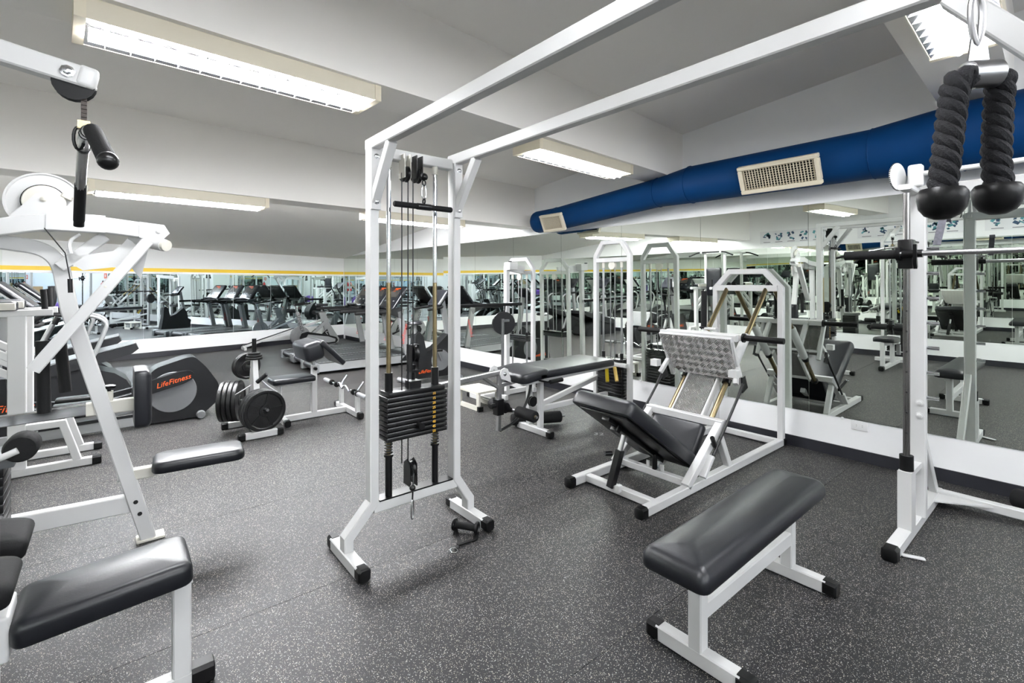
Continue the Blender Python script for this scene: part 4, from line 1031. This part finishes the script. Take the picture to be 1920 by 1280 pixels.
t.p('seat_pad', MB().pad(TR(1.46, 5.36, .42), .42, .27, .055, .03, .024, .006), VINYL)
t.bar('adjust_tube', (1.69, 5.38, .50), (1.685, 5.38, .65), .035, .035, CHROME, up=(0, 1, 0))
t.cyl('knob', (1.69, 5.35, .53), (1.69, 5.31, .53), .017, BLACK)
t.p('roll_pad', MB().rbox(TR(1.63, 5.38, .735, ry=-.25), .20, .46, .20, .05, 4), VINYL)
t.p('arm_pad', MB().pad(TR(1.80, 5.38, .69, ry=.80), .36, .46, .055, .02, .02, .004), VINYL)
for y in (5.085, 5.56):
    p = t.bar('bar_post', (2.055, y, .06), (2.055, y, .26), .045, .045, up=(0, 1, 0))
    t.bar('bar_hook', (2.035, y, .25), (2.10, y - .06, .385), .016, .03, CHROME, parent=p, up=(0, 1, 0))
t = T('ez_curl_bar', 'chrome zigzag curl bar resting on the preacher bench hooks', 'barbell', (2.03, 5.4, .25))
zz = [V((2.02, 5.80, .272)), V((2.02, 5.60, .275)), V((2.02, 5.52, .31)), V((2.02, 5.44, .25)), V((2.02, 5.36, .305)), V((2.02, 5.24, .25)), V((2.02, 5.16, .285)), V((2.02, 5.05, .27)), V((2.02, 4.98, .27))]
t.p('bar', MB().tube(fillet(zz, .03, 4), .0125, 12), CHROME)
t.cyl('sleeve', (2.02, 6.00, .272), (2.02, 5.79, .272), .025, LGREY); t.cyl('sleeve', (2.02, 4.98, .27), (2.02, 4.76, .27), .025, LGREY)
for y in (5.78, 5.62, 5.11, 5.0): t.cyl('collar', (2.02, y + .012, .272), (2.02, y - .012, .272), .032, BLACK)

# ================================================================== treadmills
def treadmill():
    t = T('treadmill', 'x', 'treadmill', (0, 0, 0), group='grey treadmills facing the mirror', local=True)
    for s in (-1, 1):
        y = s * .30
        r = t.p('side_rail', MB().prism([(.05, .05), (1.60, .05), (1.75, .09), (1.75, .16), (1.60, .175), (.05, .175)], (0, y - .05, 0), (1, 0, 0), (0, 0, 1), (0, .10, 0)), LGREY)
        t.p('rear_cap', MB().rbox(TR(.02, y, .105), .09, .11, .15, .015), GREY)
        t.p('foot_rail', MB().box(.06, 1.55, y - .045, y + .045, .175, .183), CHAR, parent=r)
        mb = MB()
        for k in range(24): mb.box(.08 + k * .06, .12 + k * .06, y - s * .045 - .008, y - s * .045 + .008, .183, .187)
        tr = t.p('tread_mark', mb, LGREY, parent=r, smooth=False); tr['kind'] = 'stuff'
        up = [V((1.60, s * .33, .12)), V((1.43, s * .33, .95))]
        u = t.bar('upright', up[0], up[1], .10, .06, LGREY, up=(0, 1, 0))
        t.text('LifeFitness', up[0].lerp(up[1], .52) + V((.0, s * .031, 0)), (pi / 2, -pi / 2 + .2 if s < 0 else pi / 2 - .2, 0 if s < 0 else pi), .085, RED, u, shear=.2)
        t.p('upright_boot', MB().prism([(-.14, 0), (.16, 0), (.06, .12), (-.02, .12)], (1.58, s * .31 - .05, .08), (1, 0, 0), (0, 0, 1), (0, .10, 0)), CHAR)
        t.tube('handrail', [(1.42, s * .33, .90), (1.25, s * .33, .945), (.66, s * .33, .94)], .028, FOAM, rad=.08)
        t.p('rail_end', MB().sphere((.66, s * .33, .94), .028), FOAM)
        t.p('rail_mount', MB().prism([(-.22, .02), (.05, -.10), (.09, -.02), (.04, .10), (-.2, .06)], (1.40, s * .33 - .03, .92), (1, 0, 0), (0, 0, 1), (0, .06, 0)), CHAR)
    t.p('belt', MB().box(.02, 1.58, -.265, .265, .10, .178), BELT)
    t.cyl('rear_roller', (.04, -.27, .12), (.04, .27, .12), .055, BELT, n=18)
    t.p('motor_hood', MB().prism([(0, 0), (.42, 0), (.42, .08), (.30, .16), (.08, .15), (0, .10)], (1.46, -.33, .06), (1, 0, 0), (0, 0, 1), (0, .66, 0)), CHAR)
    c = TR(1.475, 0, 1.17, ry=-.95)
    con = t.p('console', MB().rbox(c, .50, .58, .07, .05, 3), CONS)
    t.p('display', MB().rbox(c @ TR(.08, 0, .036), .16, .34, .004, .002, 1), mat('console_screen', (.05, .045, .04), .2), parent=con)
    for k in range(3): t.p('print_bar', MB().rbox(c @ TR(.19 - k * .03, -.04 + .04 * k, .036), .018, .20 - k * .05, .004, .001, 1), ORANGE, parent=con)
    for y in (-.17, .0, .17): t.p('button', MB().rbox(c @ TR(-.08, y, .036), .03, .06, .006, .002, 1), GREY, parent=con)
    t.p('cup_tray', MB().rbox(TR(1.32, 0, .945, ry=-.2), .20, .52, .05, .02, 2), CHAR)
    t.tube('heart_bar', [(1.33, -.30, .94), (1.20, -.22, 1.03), (1.20, .22, 1.03), (1.33, .30, .94)], .016, CHAR, rad=.08)
    return t.e
tm = treadmill(); tm.location = (2.46, 8.10, 0); tm['label'] = 'nearest grey treadmill, its side rail facing the camera'
dup(tm, (2.52, 8.83, 0), None, 'middle one of the three grey treadmills in a row')
dup(tm, (2.52, 9.56, 0), None, 'farthest grey treadmill, next to the spin bike')

# ================================================================== upright bike between the tower posts
t = T('exercise_bike', 'charcoal exercise bike standing behind the cable tower', 'exercise bike', (3.6, 6.3, 0))
t.p('housing', MB().prism([(3.30, .06), (4.10, .06), (4.14, .30), (4.05, .36), (4.02, .55), (3.92, .68), (3.70, .50), (3.55, .44), (3.50, .66), (3.44, .74), (3.38, .70), (3.36, .40)], (0, 6.22, 0), (1, 0, 0), (0, 0, 1), (0, .16, 0)), CHAR)
t.p('side_disc', MB().lathe([(.01, 0), (.15, 0), (.155, .006), (.15, .012), (.01, .012)], (3.78, 6.208, .30), (0, 1, 0), 32), GREY)
cr = t.bar('crank', (3.78, 6.19, .30), (3.70, 6.18, .46), .018, .03, STEEL, up=(0, 1, 0))
t.p('pedal', MB().rbox(TR(3.70, 6.13, .46), .10, .08, .03, .008), RUBBER)
t.cyl('seat_post', (3.42, 6.30, .60), (3.40, 6.30, .84), .022, LGREY)
t.p('saddle', MB().lathe([(.01, 0), (.10, .004), (.115, .02), (.09, .05), (.02, .06)], (3.40, 6.30, .84), (0, 0, 1), 20), VINYL)
t.bar('mast', (3.98, 6.30, .55), (3.86, 6.30, 1.18), .07, .06, LGREY, up=(0, 1, 0))
t.p('console', MB().rbox(TR(3.80, 6.30, 1.22, ry=-.9), .30, .34, .06, .03, 3), CONS)
t.tube('handlebar', [(3.50, 6.10, 1.06), (3.74, 6.08, 1.09), (3.84, 6.30, 1.12), (3.74, 6.52, 1.09), (3.50, 6.50, 1.06)], .017, FOAM, rad=.08)
for x in (3.26, 4.06): t.cyl('floor_bar', (x, 6.08, .035), (x, 6.52, .035), .034, LGREY); 
t.text('LifeFitness', (3.56, 6.214, .16), (pi / 2, 0, 0), .07, ORANGE, shear=.25)

# ================================================================== spin bike and rowing machine at the back
t = T('spin_bike', 'silver spin bike with black seat in the far corner', 'exercise bike', (3.6, 11.2, 0))
YS = 11.2
t.bar('front_stay', (3.36, YS, .06), (3.16, YS, .80), .07, .07, LGREY, up=(0, 1, 0))
t.bar('rear_stay', (3.36, YS, .20), (3.83, YS, .62), .06, .10, LGREY, up=(0, 1, 0))
t.p('frame_fin', MB().prism([(3.62, .78), (3.76, .78), (3.84, .55), (4.08, .16), (4.06, .08), (3.86, .08), (3.74, .42)], (0, YS - .03, 0), (1, 0, 0), (0, 0, 1), (0, .06, 0)), LGREY)
t.text('SPINNER', (3.215, YS - .0365, .55), (pi / 2, 1.31, 0), .105, BLACK); t.text('SPINNER', (3.60, YS - .0365, .43), (pi / 2, -.73, 0), .105, BLACK)
t.p('badge', MB().prism([(3.62, .24), (3.80, .40), (3.86, .24)], (0, YS - .045, 0), (1, 0, 0), (0, 0, 1), (0, .012, 0)), BLACK)
t.text('S', (3.785, YS - .048, .295), (pi / 2, 0, 0), .15, CHALK)
g = t.p('chain_guard', MB().prism([(x + .0, z) for x, z in [(3.18, .26), (3.22, .34), (3.34, .37), (3.80, .27), (3.98, .21), (4.02, .14), (3.97, .08), (3.80, .07), (3.30, .14), (3.20, .18)]], (0, YS - .12, 0), (1, 0, 0), (0, 0, 1), (0, .04, 0)), BLACK)
t.p('guard_face', MB().prism([(3.30, .22), (3.36, .31), (3.80, .235), (3.96, .17), (3.95, .11), (3.80, .10), (3.34, .17)], (0, YS - .126, 0), (1, 0, 0), (0, 0, 1), (0, .006, 0)), LGREY, parent=g)
t.p('flywheel', MB().lathe([(.02, -.02), (.20, -.02), (.21, -.01), (.21, .01), (.20, .02), (.02, .02)], (3.22, YS, .28), (0, 1, 0), 36), STEEL)
t.cyl('seat_post', (3.69, YS, .75), (3.69, YS, .92), .022, CHROME); t.p('saddle', MB().rbox(TR(3.69, YS, .95), .26, .16, .06, .028), VINYL)
t.cyl('bar_post', (3.165, YS, .78), (3.12, YS, .95), .022, CHROME)
t.tube('handlebar', [(3.38, YS - .2, 1.0), (3.14, YS - .2, .97), (3.10, YS, .95), (3.14, YS + .2, .97), (3.38, YS + .2, 1.0)], .016, FOAM, rad=.07)
t.bar('seat_slide', (3.55, YS, .79), (3.84, YS, .79), .05, .03, CHROME)
for x in (3.20, 4.02): t.bar('floor_bar', (x, YS - .25, .035), (x, YS + .25, .035), .06, .05, CHAR)
t.bar('lower_stay', (3.20, YS, .06), (4.02, YS, .06), .06, .05, LGREY)

t = T('decline_bench', 'white decline bench with narrow black pad sloping up by the far wall', 'decline bench', (2.9, 11.75, 0))
t.bar('rail', (2.20, 11.75, .06), (3.95, 11.75, .59), .09, .05); t.p('slide_pad', MB().bar((2.21, 11.75, .095), (3.50, 11.75, .485), .07, .02, .006), RUBBER)
t.bar('leg', (3.90, 11.75, .56), (3.90, 11.75, .0), .06, .05, up=(0, 1, 0)); t.bar('foot_bar', (3.90, 11.55, .03), (3.90, 11.95, .03), .05, .06)
t.bar('front_foot', (2.22, 11.58, .03), (2.22, 11.90, .03), .05, .06)
t.cyl('foam_roller', (3.76, 11.50, .74), (3.76, 11.98, .74), .05, FOAM); t.bar('roller_post', (3.76, 11.75, .52), (3.76, 11.75, .74), .04, .04, CHROME, up=(0, 1, 0))

# ================================================================== elliptical, stepper
t = T('elliptical', 'black elliptical trainer with round rear housing and orange lettering', 'elliptical', (.1, 6.3, 0))
hp = fillet([V((x, 0, z)) for x, z in [(.30, .02), (.74, .02), (.90, .16), (.92, .34), (.80, .54), (.69, .665), (.62, .66), (.345, .575), (.20, .36), (.19, .08), (.30, .02)]], .06, 4)
poly = [(p.x, p.z) for p in hp[:-1]]
t.p('rear_housing', MB().prism(poly, (0, 6.12, 0), (1, 0, 0), (0, 0, 1), (0, .30, 0)), CHAR)
t.p('housing_disc', MB().lathe([(.01, .002), (.205, .002), (.21, 0), (.21, -.004), (.205, -.008), (.01, -.008)], (.50, 6.12, .315), (0, 1, 0), 40), GREY)
ca = t.p('crank_cover', MB().prism([(p.x, p.z) for p in fillet([V((.16, 0, .29)), V((.60, 0, .40)), V((.70, 0, .46)), V((.66, 0, .53)), V((.56, 0, .53)), V((.16, 0, .42)), V((.16, 0, .29))], .05, 3)[:-1]], (0, 6.06, 0), (1, 0, 0), (0, 0, 1), (0, .05, 0)), CHAR)
t.text('LifeFitness', (.50, 6.058, .435), (pi / 2, -.24, 0), .072, ORANGE, ca, shear=.35)
for y in (6.10, 6.44):
    t.p('wheel', MB().lathe([(.01, 0), (.036, .002), (.042, .012), (.042, .05), (.036, .06), (.01, .062)], (.745, y - .03, .045), (0, 1, 0), 18), GREY)
    t.bar('floor_rail', (.20, y, .075), (-.80, y, .055), .05, .09, LGREY); t.bar('rail_cover', (.20, y, .14), (-.50, y, .12), .06, .03, CHAR)
    t.p('pedal_arm', MB().path([(.22, y, .34), (-.25, y, .25), (-.62, y, .30)], .05, .04, (0, 1, 0)), CHAR)
    t.p('pedal', MB().rbox(TR(-.22, y - .06, .31), .38, .15, .05, .02), RUBBER)
    t.tube('swing_arm', [(-.66, y, .30), (-.70, y, .75), (-.60, y, 1.05), (-.42, y, 1.20), (-.42, y, 1.42)], .021, CHAR, rad=.12)
t.p('front_housing', MB().prism([(-1.05, .02), (-.55, .02), (-.55, .25), (-.66, .60), (-.90, .62), (-1.05, .30)], (0, 6.10, 0), (1, 0, 0), (0, 0, 1), (0, .34, 0)), CHAR)
t.text('LifeFitness', (-.72, 6.096, .34), (pi / 2, 0, 0), .09, ORANGE, shear=.35)
t.bar('mast', (-.82, 6.27, .55), (-.70, 6.27, 1.22), .08, .07, LGREY, up=(0, 1, 0))
c = TR(-.66, 6.27, 1.33, ry=.75)
t.p('console', MB().rbox(c, .36, .40, .06, .03), CONS); t.p('console_back', MB().rbox(c @ TR(0, 0, -.035), .30, .34, .02, .008), OUTLET)
t.tube('fixed_handle', [(-.66, 6.05, 1.08), (-.50, 6.05, 1.06), (-.50, 6.49, 1.06), (-.66, 6.49, 1.08)], .018, FOAM, rad=.08)

def stepper(loc, label):
    t = T('stair_stepper', label, 'stepper', loc, local=True, group='dark stair steppers by the far wall')
    t.p('pedal_deck', MB().prism([(-.75, .36), (.40, .64), (.43, .58), (.36, .52), (-.05, .40), (-.75, .22)], (0, -.28, 0), (1, 0, 0), (0, 0, 1), (0, .56, 0)), CHAR)
    t.p('deck_strip', MB().prism([(-.74, .365), (.39, .645), (.40, .655), (-.74, .385)], (0, -.24, 0), (1, 0, 0), (0, 0, 1), (0, .48, 0)), GREY)
    t.p('base_cover', MB().prism([(-.80, .0), (.28, .0), (.36, .06), (.30, .18), (.18, .28), (-.10, .38), (-.80, .25)], (0, -.24, 0), (1, 0, 0), (0, 0, 1), (0, .48, 0)), CHAR)
    for s in (-1, 1):
        t.tube('handrail', [(-.10, s * .26, .30), (.02, s * .27, .62), (.12, s * .28, .93), (.0, s * .28, 1.03), (-.45, s * .27, 1.06)], .021, LGREY, rad=.10)
        t.tube('rail_grip', [(-.10, s * .28, 1.045), (-.46, s * .27, 1.062)], .025, FOAM)
        t.bar('stay', (-.12, s * .25, .45), (.05, s * .25, .10), .05, .04, LGREY, up=(0, 1, 0))
    t.bar('mast', (-.72, 0, .2), (-.62, 0, 1.2), .08, .07, LGREY, up=(0, 1, 0))
    t.p('console', MB().rbox(TR(-.58, 0, 1.32, ry=.75), .36, .38, .06, .03), CONS)
    t.p('console_back', MB().rbox(TR(-.60, 0, 1.30, ry=.75), .30, .32, .02, .008), OUTLET)
    return t.e
st = stepper((-.14, 8.35, 0), 'dark stair stepper nearer the elliptical')
dup(st, (-.30, 9.6, 0), 0, 'dark stair stepper nearer the far wall mirror')

# ================================================================== duct with two grilles
t = T('air_duct', 'round blue air duct with beige grilles running above the mirrors', 'air duct', (4.45, 2.5, 2.1))
secs = [(4.78, .145, 2.268), (4.42, .145, 2.275)], [(4.42, .145, 2.275), (2.92, .150, 2.40)], [(2.92, .150, 2.40), (2.55, .180, 2.425)], [(2.55, .180, 2.425), (1.06, .185, 2.425)], [(1.06, .188, 2.425), (.56, .228, 2.44)], [(.56, .228, 2.44), (-4.4, .228, 2.47)]
DX = 4.446
for q in secs:
    (ya, ra, za), (yb_, rb, zb) = q
    mb = MB(); n = 8
    L = []
    for k in range(n + 1):
        f = k / n; y = ya + (yb_ - ya) * f; r = ra + (rb - ra) * f; z = za + (zb - za) * f
        L.append(mb.loop([(DX + r * cos(a), y, z + r * sin(a)) for a in [2 * pi * i / 40 for i in range(40)]]))
    mb.skin(L); t.p('section', mb, BLUE)
    mb = MB(); mb.tube([V((DX + (rb + .002) * cos(a), yb_, zb + (rb + .002) * sin(a))) for a in [2 * pi * i / 40 for i in range(40)]], .004, 6, closed=True)
    t.p('joint_ring', mb, BLUE)
t.p('end_cap', MB().lathe([(.145, 0), (.138, .03), (.11, .055), (.06, .072), (.01, .076)], (DX, 4.78, 2.268), (0, 1, 0), 36), BLUE)
def grille(y0, y1, r, zc_, h, ang, vert, rows):
    c = V((DX - r * cos(ang), (y0 + y1) / 2, zc_ - r * sin(ang))); N = V((-cos(ang), 0, -sin(ang))); U = V((-sin(ang), 0, cos(ang)))
    Yv = V((0, 1, 0)); w = abs(y1 - y0)
    M = Matrix(((Yv.x, U.x, N.x, c.x), (Yv.y, U.y, N.y, c.y), (Yv.z, U.z, N.z, c.z), (0, 0, 0, 1)))
    fr = .035; mb = MB()
    for a in (-1, 1):
        mb.rbox(M @ TR(0, a * (h / 2 - fr / 2), .012), w, fr, .045, .004, 1); mb.rbox(M @ TR(a * (w / 2 - fr / 2), 0, .012), fr, h - 2 * fr, .045, .004, 1)
    g = t.p('grille', mb, BEIGE)
    t.p('grille_void', MB().rbox(M @ TR(0, 0, -.004), w - fr, h - fr, .004, .001, 1), DARK, parent=g)
    for k in range(vert):
        x = -w / 2 + fr + (w - 2 * fr) * (k + .5) / vert
        t.p('vane', MB().rbox(M @ TR(x, 0, .016, ry=.1), .0038, h - 2 * fr, .014, .001, 1), BEIGE, parent=g)
    for k in range(rows):
        y = -h / 2 + fr + (h - 2 * fr) * (k + .5) / rows
        t.p('cross_vane', MB().rbox(M @ TR(0, y, .006), w - 2 * fr, .005, .006, .001, 1), BEIGE, parent=g)
grille(1.36, 1.99, .187, 2.425, .245, .42, 24, 9)
grille(4.18, 4.56, .147, 2.275, .225, .42, 16, 0)

# ================================================================== small wall things
t = T('wall_outlet', 'white double wall outlet under the mirror', 'outlet', (XR - .004, 1.215, .275))
t.p('plate', MB().rbox(TR(XR - .004, 1.215, .287, rz=0), .008, .115, .073, .003, 2), OUTLET)
for y in (1.195, 1.235):
    f = t.p('socket', MB().cyl((XR - .009, y, .287), (XR - .0102, y, .287), .015, n=16), OUTLET)
    for dz in (-.006, .006): t.p('slot', MB().box(XR - .0106, XR - .0102, y - .003, y + .003, .287 + dz - .001, .287 + dz + .001), DARK, parent=f)
t2 = T('wall_outlet', 'faint white outlet on the far wall below the mirror strip', 'outlet', (.30, yb(.30), .28))
t2.p('plate', MB().rbox(TR(.30, yb(.30) - .005, .29, rz=math.atan(.19)), .115, .008, .073, .003, 2), OUTLET)

for k, (y0, q) in enumerate(((4.55, 'nearest the far beam'), (2.80, 'in the middle'), (1.10, 'nearest the photographer'))):
    t = T('exercise_poster', 'strip poster of exercise figures on the opposite wall, %s' % q, 'poster', (XL + .004, y0 - .7, 2.1), group='strip posters of exercise figures')
    t.p('sheet', MB().box(XL + .001, XL + .006, y0 - 1.45, y0, 2.14, 2.40), PAPER)
    for j in range(6):
        yc = y0 - .14 - j * .235
        rr = random.Random(k * 10 + j)
        for n_ in range(9):
            dy, dz = rr.uniform(-.055, .055), rr.uniform(-.06, .08); w_, h_ = rr.uniform(.02, .06), rr.uniform(.02, .07); a_ = rr.uniform(0, 3.1)
            q_ = [(-w_ / 2, -h_ / 2), (w_ * .3, -h_ * .6), (w_ / 2, h_ * .3), (-w_ * .2, h_ / 2)]
            t.p('figure', MB().prism([(x * cos(a_) - z * sin(a_), x * sin(a_) + z * cos(a_)) for x, z in q_], (XL + .006, yc + dy, 2.27 + dz), (0, 1, 0), (0, 0, 1), (.001, 0, 0)), INK if n_ % 3 else INK2)
        t.p('caption', MB().box(XL + .006, XL + .007, yc - .07, yc + .07, 2.165, 2.175), GREY)
t = T('floor_mark', 'faint chalk number on the rubber floor by the leg press', 'marking', (3.52, 3.0, 0))
t.text('32', (3.60, 3.03, .0015), (0, 0, -.9), .105, CHALK, extrude=.0004)

# ================================================================== behind the camera, seen only in the mirrors
def dumbbell():
    t = T('dumbbell', 'black round dumbbell on the rack by the front wall', 'dumbbell', (0, 0, 0), group='black dumbbells on the two-tier rack', local=True)
    t.cyl('handle', (0, -.07, 0), (0, .07, 0), .015, CHROME)
    for s in (-1, 1): t.p('head', MB().lathe([(.01, 0), (.06, .002), (.068, .015), (.068, .055), (.06, .07), (.01, .072)], (0, s * .066, 0), (0, s, 0), 20), IRON)
    return t.e
t = T('dumbbell_rack', 'white two-tier dumbbell rack along the front wall', 'rack', (2.2, -4.25, 0))
for x in (.95, 3.45):
    t.bar('side_frame', (x, -4.45, .0), (x, -4.2, 1.0), .06, .05, up=(1, 0, 0)); t.bar('side_foot', (x, -4.5, .03), (x, -3.85, .03), .06, .06)
for z, y in ((.48, -4.15), (.88, -4.27)):
    for d in (-.07, .07): t.bar('tier_rail', (.95, y + d, z), (3.45, y + d, z), .04, .03)
db = None
ORD = 'first second third fourth fifth sixth seventh eighth ninth tenth eleventh last'.split()
for z, y, tier in ((.57, -4.15, 'lower'), (.97, -4.27, 'upper')):
    for k in range(12):
        lb = 'black round dumbbell, %s on the %s tier counted towards the water cooler' % (ORD[k], tier)
        if db is None: db = dumbbell(); db.location = (1.06 + k * .205, y, z); db['label'] = lb
        else: dup(db, (1.06 + k * .205, y, z), None, lb)
t = T('fire_extinguisher', 'red fire extinguisher on the white pier between mirrors', 'extinguisher', (4.6, -.68, 1.0))
t.p('cylinder', MB().lathe([(.02, 0), (.07, .005), (.075, .02), (.075, .36), (.06, .41), (.025, .44), (.025, .47)], (4.60, -.68, 1.02), (0, 0, 1), 24), mat('extinguisher_red', (.62, .02, .02), .35))
t.p('label_band', MB().lathe([(.0755, 0), (.0758, .0), (.0758, .12), (.0755, .12)], (4.60, -.68, 1.15), (0, 0, 1), 24, cap=False), PAPER)
t.p('valve', MB().rbox(TR(4.60, -.68, 1.51), .03, .06, .05, .008), BLACK); t.tube('hose', [(4.60, -.64, 1.50), (4.58, -.58, 1.42), (4.58, -.59, 1.15)], .011, BLACK, rad=.05)
t = T('safety_sign', 'small red and white safety sign above the fire extinguisher', 'sign', (4.68, -.68, 1.62))
t.p('board', MB().box(XR - .008, XR - .002, -.79, -.57, 1.62, 1.82), mat('sign_red', (.75, .10, .03), .5)); t.p('symbol', MB().box(XR - .010, XR - .008, -.72, -.64, 1.67, 1.78), PAPER)
t = T('exercise_ball', 'purple exercise ball in the corner by the front wall', 'exercise ball', (4.2, -3.4, 0))
t.p('ball', MB().sphere((4.2, -3.4, .33), .33, 32, 20), PURPLE); t.p('valve', MB().cyl((4.2, -3.73, .33), (4.2, -3.735, .33), .012), OUTLET)
t = T('water_cooler', 'beige water cooler with a cardboard box on top', 'water cooler', (3.4, -4.2, 0))
t.p('body', MB().rbox(TR(3.75, -4.3, .5), .40, .40, 1.0, .03), CREAM); t.p('panel', MB().rbox(TR(3.75, -4.095, .62), .30, .02, .30, .008), OUTLET)
for x in (3.69, 3.81): t.cyl('tap', (3.75 + (x - 3.75), -4.09, .82), (x, -4.04, .80), .012, BLACK)
t = T('cardboard_box', 'brown cardboard box standing on the water cooler', 'box', (3.75, -4.3, 1.0))
t.p('carton', MB().rbox(TR(3.75, -4.3, 1.152), .32, .30, .30, .004, 1), BROWN); t.p('flap', MB().box(3.60, 3.90, -4.31, -4.29, 1.302, 1.306), CREAM)
